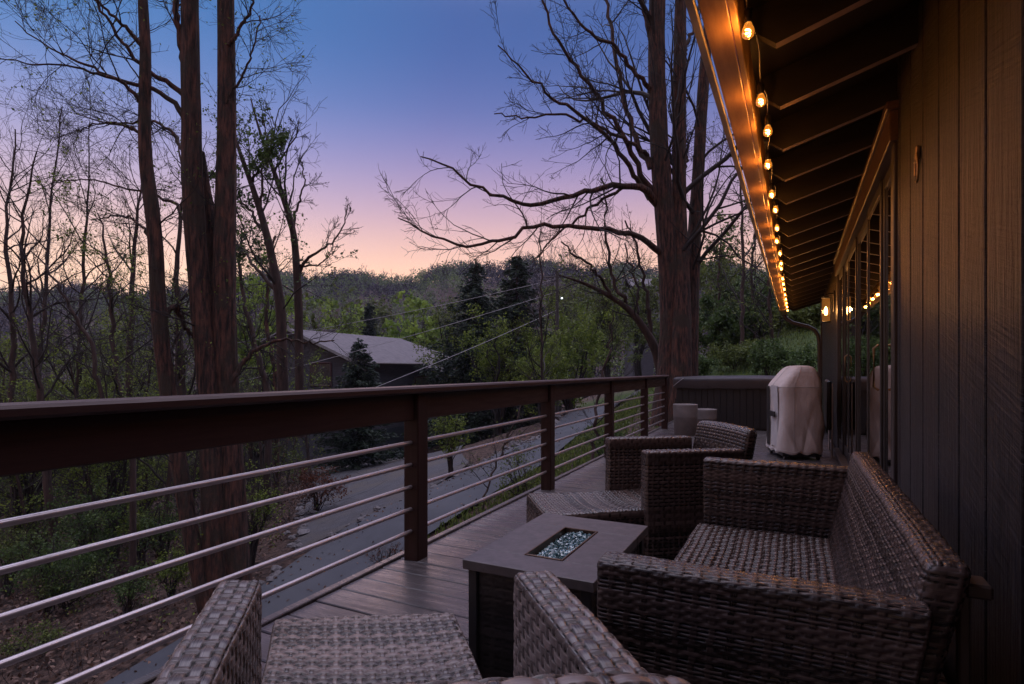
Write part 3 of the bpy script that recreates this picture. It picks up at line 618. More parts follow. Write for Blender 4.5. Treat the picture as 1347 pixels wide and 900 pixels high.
# ---------------------------------------------------------------- fire table
tx0, tx1, ty0, ty1, tz = -.868, -.468, 1.395, 1.99, .42
ft = thing('fire_table', 'low rectangular fire table with grey top and burner filled with blue glass', 'fire table', ((tx0 + tx1) / 2, (ty0 + ty1) / 2, 0))
hx0, hx1, hy0, hy1 = -.724, -.602, 1.512, 1.838
for a, b in (((tx0, ty0), (tx1, hy0 - .001)), ((tx0, hy1 + .001), (tx1, ty1)), ((tx0, hy0), (hx0, hy1)), ((hx1, hy0), (tx1, hy1))):
    mb = MB(); mb.bbox((*a, tz - .028), (*b, tz), .0016); mb.build('top_slab', 'table_top', ft, smooth=False)
mb = MB(); t = .006
mb.bbox((hx0, hy0, tz - .05), (hx0 + t, hy1, tz + .003), .001); mb.bbox((hx1 - t, hy0, tz - .05), (hx1, hy1, tz + .003), .001)
mb.bbox((hx0 + t, hy0, tz - .05), (hx1 - t, hy0 + t, tz + .003), .001); mb.bbox((hx0 + t, hy1 - t, tz - .05), (hx1 - t, hy1, tz + .003), .001); mb.box((hx0 + t, hy0 + t, tz - .055), (hx1 - t, hy1 - t, tz - .05))
tr = mb.build('burner_tray', 'tray', ft, smooth=False)
n = 1500; C = np.stack([RNG.uniform(hx0 + .011, hx1 - .011, n), RNG.uniform(hy0 + .011, hy1 - .011, n), np.zeros(n)], 1)
C[:, 2] = tz - .028 + .013 * np.sin(C[:, 1] * 23) * np.sin(C[:, 0] * 31) + RNG.uniform(0, .012, n)
mb = MB(); base = np.array([(1, 0, 0), (-1, 0, 0), (0, 1, 0), (0, -1, 0), (0, 0, 1), (0, 0, -1)], float); fc = np.array([(0, 2, 4), (2, 1, 4), (1, 3, 4), (3, 0, 4), (2, 0, 5), (1, 2, 5), (3, 1, 5), (0, 3, 5)])
vv = []; ff = []; tn = []
for i in range(n):
    s = RNG.uniform(.0035, .0075, 6)[:, None]; q = np.linalg.qr(RNG.normal(size=(3, 3)))[0]
    vv.append((base * s * RNG.uniform(.7, 1.3, 3)) @ q + C[i]); ff.append(fc + 6 * i); tn.append(np.full(6, np.clip(RNG.normal(.25, .3), 0, 1)))
mb.add(np.vstack(vv), np.vstack(ff), np.concatenate(tn)); o = mb.build('fire_glass', 'fire_glass', tr, smooth=False, tone=True)
tag(o, kind='stuff')
mb = MB(); woven_box(mb, (tx0 + .022, ty0 + .022, .03), (tx1 - .022, ty1 - .022, tz - .03), .008, .004, .0105, .034, 1, None, 40); mb.build('woven_base', 'wicker_dark', ft, tone=True, run=True)
for x in (tx0 + .012, tx1 - .042):
    for y in (ty0 + .012, ty1 - .042):
        mb = MB(); mb.bbox((x, y, 0), (x + .03, y + .03, tz - .03), .003); mb.build('leg', 'black', ft, smooth=False)

# ---------------------------------------------------------------- hot tub
TX0, TX1, TY0, TY1 = -1.86, .22, 9.78, 11.86
ht = thing('hot_tub', 'dark square hot tub with closed brown cover at the deck end', 'hot tub', ((TX0 + TX1) / 2, (TY0 + TY1) / 2, 0))
mb = MB(); x = TX0 + .04
while x < TX1 - .05:
    mb.bbox((x, TY0 + .03, .03), (min(x + .098, TX1 - .04), TY0 + .055, .72), .004); x += .1
y = TY0 + .056
while y < TY1 - .05:
    mb.bbox((TX0 + .03, y, .03), (TX0 + .055, min(y + .098, TY1 - .04), .72), .004); mb.bbox((TX1 - .055, y, .03), (TX1 - .03, min(y + .098, TY1 - .04), .72), .004); y += .1
mb.box((TX0 + .056, TY0 + .056, .0), (TX1 - .056, TY1 - .04, .715)); mb.build('cabinet_planks', 'tub', ht, smooth=False)
mb = MB(); mb.bbox((TX0 + .015, TY0 + .015, .721), (TX1 - .015, TY1 - .015, .775), .015); mb.build('rim', 'black', ht, smooth=False)
def cov(lo, hi):
    n1, n2 = 26, 26; X, Y = np.meshgrid(np.linspace(0, 1, n1), np.linspace(0, 1, n2), indexing='ij')
    P = np.stack([lo[0] + (hi[0] - lo[0]) * X, lo[1] + (hi[1] - lo[1]) * Y, hi[2] + .02 * np.sin(X * 3.1) * np.sin(Y * 3.1) - .012 * np.maximum(0, np.cos(Y * 3.1)) ** 6 + .004 * np.sin(9 * X + 5 * Y) * np.sin(7 * Y - 3 * X)], -1).reshape(-1, 3)
    i = np.arange(n1 - 1)[:, None] * n2 + np.arange(n2 - 1)[None]; q = np.stack([i, i + n2, i + n2 + 1, i + 1], -1).reshape(-1, 4)
    m = MB(); m.add(P, q)
    per = [(k, 0) for k in range(n1)] + [(n1 - 1, k) for k in range(1, n2)] + [(k, n2 - 1) for k in range(n1 - 2, -1, -1)] + [(0, k) for k in range(n2 - 2, 0, -1)]
    ring = np.array([P[a * n2 + b] for a, b in per]); cc = np.array(((lo[0] + hi[0]) / 2, (lo[1] + hi[1]) / 2)); k = len(ring)
    rings = [ring]
    for dz, gr in ((-.012, .010), (-.05, .016), (-.13, .014), (-.17, .012 + 0)):
        r2 = ring.copy(); dd = r2[:, :2] - cc; r2[:, :2] += np.sign(dd) * (np.abs(dd) > np.abs(dd).max(0) - .001) * gr; r2[:, 2] += dz + (.006 * np.sin(np.arange(k) * .9) if dz < -.1 else 0); rings.append(r2)
    v = np.vstack(rings); i = np.arange(len(rings) - 1)[:, None] * k + np.arange(k)[None]; j = np.arange(len(rings) - 1)[:, None] * k + (np.arange(k)[None] + 1) % k
    m.add(v, np.stack([i, i + k, j + k, j], -1).reshape(-1, 4)); return m
yc = (TY0 + TY1) / 2
cov((TX0, TY0, .7), (TX1, yc - .004, .85)).build('cover_half', 'tub_cover', ht); cov((TX0, yc + .004, .7), (TX1, TY1, .85)).build('cover_half', 'tub_cover', ht)
mb = MB(); mb.tubes(curve_pts([(TX0 - .01, TY0 - .01, .70), (TX0 + .06, TY0 - .018, .76), (TX0 + .16, TY0 - .02, .835)], 12), np.full(12, .006), 6); mb.build('cover_strap', 'wire', ht)

# ---------------------------------------------------------------- covered grill
gx, gy, ga = -.03, 7.08, R(19)
gr = thing('covered_grill', 'barbecue grill under a pale fitted cloth cover with black side strap', 'grill', (gx, gy, 0))
rot = np.array(((math.cos(ga), -math.sin(ga), 0), (math.sin(ga), math.cos(ga), 0), (0, 0, 1)))
def gw(v): return np.asarray(v) @ rot.T + np.array((gx, gy, 0))
def loopz(z, hx, hy, cx, cy, n=160, pw=5, k=0.):
    t = np.linspace(0, 2 * np.pi, n, endpoint=False); c, s = np.cos(t), np.sin(t); r = (np.abs(c) ** pw + np.abs(s) ** pw) ** (-1 / pw)
    x = c * r * hx; y = s * r * hy
    crease = lambda q: (1 - np.abs(np.sin(q))) ** 3
    wob = 1 + k * (.05 * crease(1.5 * t + 1.6 * z + .4) * np.sin(3 * z + .5) - .045 * crease(2.5 * t - 2.3 * z + 1) * np.cos(2.2 * z) + .035 * crease(3.5 * t + 4.5 * z) * np.sin(4 * z + 1) + .016 * np.sin(3 * t + 5 * z + 1) + .02 * np.sin(5 * t - 7 * z) * np.sin(4 * z + t) + .012 * np.sin(8 * t + 11 * z + 2 * np.sin(6 * z)) * np.sin(2 * t + 3 * z + 2))
    return np.stack([cx + x * wob, cy + y * wob, np.full(n, z)], 1)
prof = [(.07, .232, .30, 0, 1.2), (.10, .235, .305, 0, 1.2), (.25, .228, .297, 0, 1.3), (.45, .226, .292, 0, 1.2), (.62, .225, .29, 0, .8), (.76, .228, .291, .0, .45), (.79, .225, .288, 0.002, .4), (.82, .217, .282, .008, .35), (.86, .198, .272, .018, .3), (.91, .168, .258, .03, .3), (.955, .142, .24, .040, .25), (.99, .118, .215, .048, .2), (1.008, .095, .185, .051, .15), (1.018, .066, .14, .052, .1), (1.022, .035, .08, .052, .1), (1.023, .008, .02, .052, .1)]
zz = np.array([p[0] for p in prof]); fine = np.concatenate([np.linspace(.07, .78, 40), np.linspace(.785, 1.005, 24), zz[zz > 1.006]])
rings = [loopz(z, *[np.interp(z, zz, [p[k] for p in prof]) for k in (1, 2, 3)], 0, k=np.interp(z, zz, [p[4] for p in prof])) for z in fine]
n = 160; v = np.vstack(rings); i = np.arange(len(rings) - 1)[:, None] * n + np.arange(n)[None]; j = np.arange(len(rings) - 1)[:, None] * n + (np.arange(n)[None] + 1) % n
shape_v = v.copy()
hem = .012 * np.sin(v[:, 0] * 40 + v[:, 1] * 31) * np.clip((.16 - v[:, 2]) / .1, 0, 1); v[:, 2] += hem
mb = MB(); mb.add(gw(v), np.stack([i, j, j + n, i + n], -1).reshape(-1, 4)); cv = mb.build('cloth_cover', 'canvas', gr)
for zi in (1, 40):                                   # stitched seams
    rg_ = v[zi * n:(zi + 1) * n]; c_ = np.array((0, 0, 0)); rg_ = rg_ * np.array((1.006, 1.006, 1)); mb = MB(); mb.tubes(gw(np.vstack([rg_, rg_[:1]])), np.full(n + 1, .0035), 6); mb.build('seam', 'canvas_pale', cv)
for ang_ in (1.27, 1.73):
    col_ = int(ang_ / (2 * math.pi) * n * 2.5) % n; sv_ = np.array([v[i * n + col_] for i in range(2, len(rings) - 3)]) * np.array((1.006, 1.006, 1)); mb = MB(); mb.tubes(gw(sv_), np.full(len(sv_), .003), 6); mb.build('seam', 'canvas_pale', cv)
mb = MB()                                           # pale side band on the left face
sv = [(-.2355 - .004 * math.sin(z * 9), y, z) for z in np.linspace(.13, .8, 20) for y in np.linspace(-.2, .02, 6)]
i = np.arange(19)[:, None] * 6 + np.arange(5)[None]; mb.add(gw(np.array(sv)), np.stack([i, i + 1, i + 7, i + 6], -1).reshape(-1, 4)); mb.add(gw(np.array(sv) + np.array((.006, 0, 0))), np.stack([i, i + 6, i + 7, i + 1], -1).reshape(-1, 4)); mb.build('side_panel', 'canvas_pale', cv)
mb = MB()
sv = [(-.2395, y, z) for z in np.linspace(.12, .79, 20) for y in np.linspace(.06, .17, 4)]
i = np.arange(19)[:, None] * 4 + np.arange(3)[None]; mb.add(gw(np.array(sv)), np.stack([i, i + 1, i + 5, i + 4], -1).reshape(-1, 4)); mb.build('edge_band', 'black', cv)
mb = MB(); mb.bbox((-.262, -.17, .455), (-.246, .0, .515), .004, f=lambda p: gw(p[None])[0]); mb.build('strap', 'black', cv, smooth=False)
mb = MB(); mb.bbox((-.2, -.26, .035), (.2, .26, .085), .006, f=lambda p: gw(p[None])[0]); mb.build('cart_base', 'black', gr, smooth=False)
for sx in (-.17, .17):
    for sy in (-.23, .23):
        c = gw(np.array([[sx - .012, sy, .03], [sx + .012, sy, .03]])); mb = MB(); mb.tubes(c, np.full(2, .03), 14); mb.build('caster_wheel', 'black', gr)

# folded table leaning upright beside the grill
fl = thing('folded_table', 'black folded table standing upright between the covered grill and the house wall', 'folding table', (.33, 7.55, 0))
mb = MB(); mb.bbox((.30, 7.15, .30), (.345, 7.9, .86), .02); mb.build('table_panel', 'black', fl, smooth=False)
for yy in (7.2, 7.84):
    mb = MB(); mb.tubes(curve_pts([(.352, yy, .0), (.352, yy, .4), (.352, yy, .82)], 6), np.full(6, .011), 8); mb.build('leg', 'bar_metal', fl)
mb = MB(); mb.tubes(np.array([(.366, 7.2, .12), (.366, 7.84, .12)]), np.full(2, .009), 8); mb.build('crossbar', 'bar_metal', fl)

# planters by the railing
def planter(x, y, r, h, label):
    p = thing('planter', label, 'planter', (x, y, 0))
    mb = MB(); mb.lathe([(0, 0), (r * .86, 0), (r * .9, .01), (r * .97, h * .58), (r * .985, h * .6), (r * .975, h * .62), (r, h - .012), (r * .99, h), (r * .9, h), (r * .88, h - .05), (0, h - .05)], (x, y, 0), 40); mb.build('pot', 'planter', p)
    mb = MB(); mb.lathe([(r * .87, h - .055), (r * .5, h - .045), (0, h - .04)], (x, y, .012), 24); mb.build('potting_soil', 'soil', p)
planter(-1.49, 8.70, .178, .46, 'taller pale grey cylinder planter beside the railing in front of the hot tub')
planter(-1.29, 9.25, .185, .36, 'shorter pale planter half hidden behind the taller planter by the hot tub')
# ---------------------------------------------------------------- terrain
def pl(x, y, d): return ((x - CX) / F * d, d, ZC - (y - HY) / F * d)
RL = [(-7.2, 3.4, -3.75), (-5.75, 7.4, -3.42), (-5.05, 8.7, -3.18), (-4.55, 9.9, -3.0), (-4.25, 11.1, -2.8), (-3.4, 12.2, -2.35), (-1.9, 13.4, -1.88), (-.1, 17, -1.42), (3.0, 27, -.98), (8.5, 38, -.45), (17, 47, .3), (26, 52, 1.2)]
RR = [(-4.9, 3.2, -3.7), (-3.9, 6.4, -3.32), (-2.85, 9.2, -2.72), (-1.7, 10.1, -2.15), (-.85, 10.9, -1.75), (.6, 13.3, -1.38), (3.2, 20.5, -.9), (6.9, 27, -.45), (15, 35, .3), (25, 41, 1.2)]
GP = RL + RR + [(-3, 2, -3.6), (0, 0, -3.6), (3, 3, -3.2), (2, 7, -2.6), (5, 9, -1.6), (-2, 6, -3.2), (-.9, 8.6, -2.6), (1.5, 11, -1.75), (2.6, 12, -1.5), (4.1, 14.5, -1.0), (5.2, 17, -.2), (6, 20, .6), (9, 22, 1.9), (7, 17, .5), (8, 13, .3), (12, 18, 2.2),
      (13, 30, 2.2), (11, 27, 1.6), (20, 30, 3.6), (25, 45, 3.2), (30, 60, 4), (14, 60, .6), (8, 60, -1.6), (0, 40, -3.0), (0, 60, -4.5), (-10, 34, -4.7), (-6.5, 29, -3.75), (-9, 31, -4.2), (-14, 36, -5.2), (-5, 20, -3.1), (-4, 15.4, -2.7), (-16, 45, -6),
      (-5.2, 12, -3.1), (-6.2, 11, -3.15), (-9, 10, -3.6), (-12, 16, -4.0), (-14, 10, -4.0), (-20, 22, -4.6), (-30, 30, -5.4), (-40, 45, -7), (-25, 60, -8), (-60, 60, -10), (60, 50, 8), (-10, 22, -3.9), (-20, 5, -4.6), (-10, 0, -4.2), (25, 10, 3), (20, -20, 2), (-20, -20, -5), (-3, 33, -3.6), (4, 33, -1.9)]
GA = np.array(GP); _xy = GA[:, :2]; _n = len(GA)
def _phi(r): return np.where(r > 0, r ** 2 * np.log(r + 1e-9), 0)
_K = np.zeros((_n + 3, _n + 3)); _D = np.linalg.norm(_xy[:, None] - _xy[None], axis=2); _K[:_n, :_n] = _phi(_D) + np.eye(_n) * .6; _K[:_n, _n] = 1; _K[:_n, _n + 1:] = _xy; _K[_n, :_n] = 1; _K[_n + 1:, :_n] = _xy.T
_Wt = np.linalg.solve(_K, np.concatenate([GA[:, 2], np.zeros(3)]))
def sstep(a, b, x): t = np.clip((x - a) / (b - a), 0, 1); return t * t * (3 - 2 * t)
RX = np.array([-700, -300, 0, 100, 200, 300, 360, 420, 500, 560, 620, 700, 800, 900, 1000, 1100, 1300, 2000]); RY = np.array([430, 405, 392, 388, 385, 376, 371, 367, 365, 360, 355, 357, 352, 354, 362, 374, 380, 400])
def gz(l, d):
    l = np.asarray(l, float); d = np.asarray(d, float); sh = l.shape; q = np.stack([l.ravel(), d.ravel()], 1)
    qc = np.stack([np.clip(q[:, 0], -65, 65), np.clip(q[:, 1], -20, 62)], 1)
    out = np.empty(len(q))
    for i in range(0, len(q), 4000):
        b = qc[i:i + 4000]; out[i:i + 4000] = _phi(np.linalg.norm(b[:, None] - _xy[None], axis=2)) @ _Wt[:_n] + _Wt[_n] + b @ _Wt[_n + 1:]
    dd = q[:, 1]; px = CX + F * q[:, 0] / np.maximum(dd, 30); ridge = ZC + (HY - np.interp(px, RX, RY)) / F * 330 - 7 + 2.6 * np.sin(px * .021) + 1.6 * np.sin(px * .053 + 2)
    valley = -13 + 6 * np.sin(q[:, 0] * .02 + 1) ; s = sstep(110, 330, dd); hill = valley + (ridge - valley) * s - np.maximum(0, dd - 330) * .05
    k = sstep(50, 110, dd); out = out * (1 - k) + hill * k
    return out.reshape(sh)
def ground_pt(l, d, dz=0.): return W(l, d, float(gz(l, d)) + dz)
dl = np.concatenate([np.linspace(-25, 40, 150), np.geomspace(40.6, 640, 95)])
tt = np.concatenate([np.linspace(-2.0, -1.2, 10)[:-1], np.linspace(-1.2, 1.2, 170), np.linspace(1.2, 2.0, 10)[1:]])
D_, T_ = np.meshgrid(dl, tt, indexing='ij'); L_ = T_ * np.maximum(D_ + 30, 30) * np.where(D_ < 40, 1, 1)
Z_ = gz(L_, D_); near = sstep(60, 30, D_)
Z_ = Z_ + .05 * near * (np.sin(L_ * 2.1 + 1) * np.sin(D_ * 1.7) + .6 * np.sin(L_ * 4.3) * np.sin(D_ * 3.9 + 2)) - .06 * near
v = np.stack([CT * L_ - ST * D_, ST * L_ + CT * D_, Z_], -1).reshape(-1, 3)
a, b = D_.shape; i = np.arange(a - 1)[:, None] * b + np.arange(b - 1)[None]
green = np.clip(sstep(2.5, 6, L_) * sstep(11, 15, D_) * sstep(70, 40, D_) * .9 + sstep(60, 130, D_) * .12 + .15 * sstep(-8, -14, L_), 0, 1)
mb = MB(); mb.add(v, np.stack([i, i + 1, i + b + 1, i + b], -1).reshape(-1, 4), green.ravel()); g = mb.build('ground', 'ground', tone=True); tag(g, kind='structure')

def strip(Lp, Rp, n, m, lift):
    Lc = curve_pts(Lp, n); Rc = curve_pts(Rp, n); s = np.linspace(0, 1, m)[None, :, None]
    P = Lc[:, None] * (1 - s) + Rc[:, None] * s; z = np.maximum(gz(P[..., 0], P[..., 1]), -99) + lift
    v = np.stack([CT * P[..., 0] - ST * P[..., 1], ST * P[..., 0] + CT * P[..., 1], z], -1).reshape(-1, 3)
    i = np.arange(n - 1)[:, None] * m + np.arange(m - 1)[None]; mb = MB(); mb.add(v, np.stack([i, i + m, i + m + 1, i + 1], -1).reshape(-1, 4)); return mb
rd = strip(RL, RR, 160, 14, .05).build('road', 'asphalt'); tag(rd, kind='structure')
pk = strip([(-4.6, 11.9, 0), (-6.6, 18, 0), (-8.6, 24, 0), (-11.5, 31.5, 0)], [(-2.4, 12.2, 0), (-1.2, 16, 0), (-2.2, 24, 0), (-2.6, 33, 0)], 60, 24, .03).build('gravel_drive', 'gravel'); tag(pk, kind='structure')

rng = np.random.default_rng(19); a_ = curve_pts(RL, 300); b_ = curve_pts(RR, 300); k = rng.integers(10, 230, 1500); w_ = np.where(rng.random(1500) < .7, rng.beta(.8, 5, 1500), rng.uniform(0, 1, 1500))[:, None]
p = a_[k, :2] * (1 - w_) + b_[k, :2] * w_; q = np.stack([CT * p[:, 0] - ST * p[:, 1], ST * p[:, 0] + CT * p[:, 1], gz(p[:, 0], p[:, 1]) + .06], 1)
mb = MB(); mb.leaves(q, .06, rng.uniform(0, 1, 1500), rng, .9); o = mb.build('road_leaves', 'litter', smooth=False, tone=True); tag(o, 'dead leaves blown along the road edges', 'leaf litter', kind='stuff')

# ---------------------------------------------------------------- trees
def unit(a): return a / (np.linalg.norm(a, axis=-1, keepdims=True) + 1e-9)
def spawn(P, Rd, per, ang, Lr, up, wig, npts, rr, rng, tmin=.15, rmin=.003, taper=.85, Labs=None, side=None):
    """children on every parent of a level: P (m,n,3), Rd (m,n) -> child arrays"""
    m, n, _ = P.shape
    idx = np.repeat(np.arange(m), per); K = len(idx)
    t = rng.uniform(tmin, .98, K) * (n - 1); i0 = np.minimum(t.astype(int), n - 2); fr = (t - i0)[:, None]
    p = P[idx, i0] * (1 - fr) + P[idx, i0 + 1] * fr; T = unit(P[idx, i0 + 1] - P[idx, i0]); r = Rd[idx, i0] * (1 - fr[:, 0]) + Rd[idx, i0 + 1] * fr[:, 0]
    plen = np.linalg.norm(np.diff(P, axis=1), axis=2).sum(1)[idx]
    rnd = rng.normal(size=(K, 3)); 
    if side is not None: rnd = rnd + np.array(side)
    perp = unit(rnd - T * (rnd * T).sum(1, keepdims=True)); a = np.radians(rng.uniform(*ang, K))[:, None]
    d = unit(np.cos(a) * T + np.sin(a) * perp)
    L = (Labs if Labs is not None else plen * Lr) * rng.uniform(.6, 1.25, K) * (1.15 - .6 * t / (n - 1)); st = (L / (npts - 1))[:, None]
    out = np.empty((K, npts, 3)); out[:, 0] = p
    for j in range(1, npts):
        d = unit(d + wig * rng.normal(size=(K, 3)) + np.array((0, 0, up))); out[:, j] = out[:, j - 1] + d * st
    r0 = np.minimum(r * rr, np.maximum(L * .013, rmin * 1.5)); s = np.linspace(0, 1, npts)[None]
    return out, np.maximum(r0[:, None] * (1 - taper * s), rmin)
def resample(pts, rad, n): 
    c = curve_pts(np.hstack([np.array(pts, float), np.array(rad, float)[:, None]]), n); return c[:, :3], c[:, 3]
def stem_px(pts, n=26, flare=True):
    """pts: (photo x, photo y, metres ahead, width in photo pixels)"""
    P = [PX(x, y, d) for x, y, d, w in pts]; r = [w / F * d / 2 for x, y, d, w in pts]; return resample(P, r, n)
def rough(P, rng, a):
    P = P.copy(); n = len(P); P[1:-1] += rng.normal(size=(n - 2, 3)) * a; return P
def tree(name, label, stems, limbs=(), levels=(), leaf=None, seed=0, bark='bark', twig='twig', group=None, cat='tree', sides=14, base=None):
    rng = np.random.default_rng(seed); loc = tuple(stems[0][0][0]) if base is None else base
    t = thing(name, label, cat, loc, group)
    for P, r in stems:
        big = r[0] > .1
        if big: P, r = resample(P, r, 110)
        mb = MB(); mb.tubes(P, r, 40 if big else sides, ridge=.03 if big else 0, rng=rng); mb.build('trunk', bark, t)
    for P, r in limbs:
        mb = MB(); mb.tubes(P, r, 9); mb.build('limb', bark, t)
    src = [x for x in limbs] + [x for x in stems]
    mb = MB(); tips = []
    groups = {}
    for P, r in src: groups.setdefault(len(P), []).append((P, r))
    cur = [(np.stack([x[0] for x in g]), np.stack([x[1] for x in g])) for g in groups.values()]
    for li, lv in enumerate(levels):
        nxt = []
        for P, Rd in cur:
            kw = dict(lv); sd = kw.pop('sides'); per = kw.pop('per')
            C, Cr = spawn(P, Rd, per, rng=rng, **kw); mb.tubes(C, Cr, sd, cap=False); nxt.append((C, Cr))
        cur = nxt if len(levels) > 1 or True else cur
        if li >= len(levels) - 2: tips += [c[0] for c in nxt]
    if levels: mb.build('crown', twig, t)
    if leaf:
        m, size, dens, lo = leaf; lb = MB(); last = cur
        for C, Cr in last:
            k = max(1, int(dens)); m_, n_, _ = C.shape; q = np.repeat(np.arange(m_), k)
            if dens < 1: q = q[rng.random(len(q)) < dens]
            u = rng.uniform(.3, 1, len(q)) * (n_ - 1); i0 = np.minimum(u.astype(int), n_ - 2); f = (u - i0)[:, None]
            c = C[q, i0] * (1 - f) + C[q, i0 + 1] * f + rng.normal(size=(len(q), 3)) * size * .6
            clump = np.modf(np.abs(np.sin(np.floor(c / 1.1) @ np.array((12.9, 78.2, 37.7))) * 4375.85))[0]
            lb.leaves(c, size, np.clip(.2 + .6 * clump + rng.normal(0, .15, len(q)), 0, 1), rng)
        lb.build('leaves', m, t, smooth=False, tone=True)
    return t
def lev(per, ang, Lr, up=.02, wig=.14, npts=7, rr=.55, sides=4, tmin=.15, rmin=.004, **k): return dict(per=per, ang=ang, Lr=Lr, up=up, wig=wig, npts=npts, rr=rr, sides=sides, tmin=tmin, rmin=rmin, **k)
def limb_px(pts, seed, n=24, jit=.02):
    P, r = stem_px(pts, n); rg = np.random.default_rng(seed); return rough(P, rg, jit), r
def wpts(pl, w0, w1, d0, d1):
    n = len(pl); return [(x, y, d0 + (d1 - d0) * i / (n - 1), w0 + (w1 - w0) * (i / (n - 1)) ** .8) for i, (x, y) in enumerate(pl)]

# big bare tree with several stems beside the far end of the railing
D = 14.
A = stem_px([(876, 560, D, 40), (878, 520, D, 32), (880, 480, D, 29), (884, 430, D, 27), (882, 380, D, 27), (876, 300, D, 25), (867, 200, D, 23), (863, 100, D, 21), (864, 0, D, 20), (867, -160, D, 15), (872, -330, D, 8)], 34)
B = stem_px([(893, 560, D - .2, 38), (894, 520, D - .2, 32), (895, 470, D - .2, 28), (896, 400, D - .15, 26), (894, 300, D, 18), (893, 200, D + .1, 17), (894, 100, D + .1, 17), (895, 0, D + .1, 14), (899, -160, D, 11), (905, -300, D, 6)], 34)
C = stem_px([(905, 560, D + .15, 32), (905, 500, D + .15, 25), (907, 420, D + .2, 22), (914, 300, D + .3, 16), (920, 200, D + .4, 14), (925, 110, D + .4, 14), (934, 10, D + .4, 11), (945, -120, D + .4, 8), (955, -220, D + .4, 5)], 30)
lp = [([(868, 272), (855, 255), (840, 244), (812, 240), (770, 254), (705, 270), (668, 267), (625, 245), (584, 216), (553, 206)], 12, 1.6, D, D - 1.5),
      ([(872, 335), (850, 318), (822, 305), (774, 300), (710, 295), (662, 316), (612, 326), (578, 315), (549, 301), (524, 287)], 9, 1.6, D, D - 2.5),
      ([(860, 258), (845, 235), (826, 190), (792, 137), (762, 90), (727, 40), (713, 0), (700, -40)], 9, 2, D, D - 1),
      ([(856, 222), (838, 185), (823, 147), (808, 67), (800, 10), (792, -60)], 9, 3, D, D + 1),
      ([(858, 120), (845, 107), (808, 63), (772, 40), (740, 0), (720, -40)], 7, 2, D, D - 1),
      ([(855, 262), (837, 238), (815, 193), (773, 157), (740, 138), (707, 112), (682, 88), (655, 60)], 8, 1.6, D, D - 2),
      ([(852, 205), (832, 188), (780, 163), (735, 147), (690, 158), (650, 150)], 6, 1.4, D, D - 2),
      ([(850, 250), (825, 243), (790, 262), (745, 300), (722, 318), (700, 345)], 6, 1.5, D, D - 1),
      ([(893, 90), (902, 60), (915, 30), (925, -10)], 6, 2.5, D, D + 1), ([(862, 60), (850, 30), (840, -20), (820, -60)], 8, 3, D, D), ([(895, 250), (902, 215), (905, 180)], 6, 2, D, D + .6)]
limbs = [limb_px(wpts(p, a, b, d0, d1), 100 + i, 26, .03) for i, (p, a, b, d0, d1) in enumerate(lp)]
tree('bare_tree', 'big bare tree of several stems with long side limbs beyond the railing end', [A, B, C], limbs,
     [lev(11, (25, 65), .30, .035, .13, 9, .5, 5, .2, .006), lev(6, (25, 60), .5, .03, .16, 7, .6, 4, .15, .0045), lev(4, (25, 60), .5, .02, .18, 5, .7, 3, .15, .0035)], None, 5)
# low crooked tree left of it
stemc = stem_px([(876, 540, 15.2, 17), (872, 500, 15.2, 14), (864, 462, 15.2, 12), (853, 440, 15.2, 10), (829, 407, 15.2, 8), (797, 386, 15.2, 6), (765, 371, 15.2, 4), (735, 362, 15, 2)], 26)
lm = [limb_px(wpts(p, a, 2, 15.2, e), 140 + i, 22, .03) for i, (p, a, e) in enumerate([([(829, 407), (812, 380), (803, 352), (796, 309), (798, 268), (790, 235)], 6, 15.6), ([(858, 450), (852, 400), (849, 372), (836, 318), (822, 290)], 7, 15.4), ([(806, 392), (790, 365), (770, 345), (755, 335), (738, 318)], 5, 14.6), ([(840, 420), (838, 380), (828, 350), (822, 320)], 4, 16)])]
tree('crooked_tree', 'low crooked bare tree leaning left beside the big many stemmed tree', [stemc], lm, [lev(9, (25, 70), .34, .03, .18, 7, .5, 4, .2, .005), lev(5, (25, 60), .5, .02, .2, 6, .6, 3, .15, .0038), lev(3, (25, 60), .5, .0, .2, 4, .7, 3, .15, .003)], ('leaf_olive', .05, .5, 0), 6, 'bark_dark')

# the pair of thick trunks in front of the left woods
D = 9.6
T1 = stem_px([(295, 820, D, 44), (287, 760, D, 36), (281, 600, D, 32), (277, 514, D, 29), (269, 430, D, 27), (260, 353, D, 25), (254, 270, D, 25), (251, 111, D, 23), (250, 0, D, 20), (250, -170, D, 16), (246, -330, D, 9)], 36)
T2 = stem_px([(315, 820, D + .1, 44), (310, 760, D + .1, 36), (303, 600, D + .1, 31), (298, 514, D + .1, 29), (295, 395, D + .1, 28), (297, 270, D + .1, 25), (299, 133, D + .1, 22), (297, 0, D + .1, 20), (296, -170, D + .1, 16), (300, -320, D, 9)], 36)
T3 = stem_px([(292, 470, D + .35, 24), (288, 380, D + .4, 20), (279, 310, D + .4, 18), (269, 250, D + .4, 15), (262, 200, D + .3, 13)], 18)
lp = [([(250, 125), (244, 90), (238, 55), (229, 0), (220, -60)], 12, 6, D, D), ([(250, 130), (225, 112), (200, 97), (175, 75), (150, 40), (125, 0), (105, -40)], 8, 2.5, D, D - .4), ([(248, 165), (232, 137), (205, 118), (170, 108), (138, 102), (122, 88), (100, 80), (60, 62), (20, 28)], 8, 1.4, D, D - .6),
      ([(255, 225), (235, 185), (215, 165), (190, 158), (150, 165), (100, 150)], 6, 1.4, D, D + 1), ([(302, 505), (318, 478), (332, 462), (352, 452), (375, 445), (410, 452), (440, 448)], 8, 1.6, D, D + .6), ([(300, 60), (315, 40), (330, 15), (338, -20)], 6, 2, D, D), ([(300, 130), (320, 100), (335, 60), (342, 20)], 4, 1.5, D, D), ([(250, 300), (232, 270), (205, 255), (170, 250), (120, 235), (70, 240)], 5, 1.3, D, D + 1)]
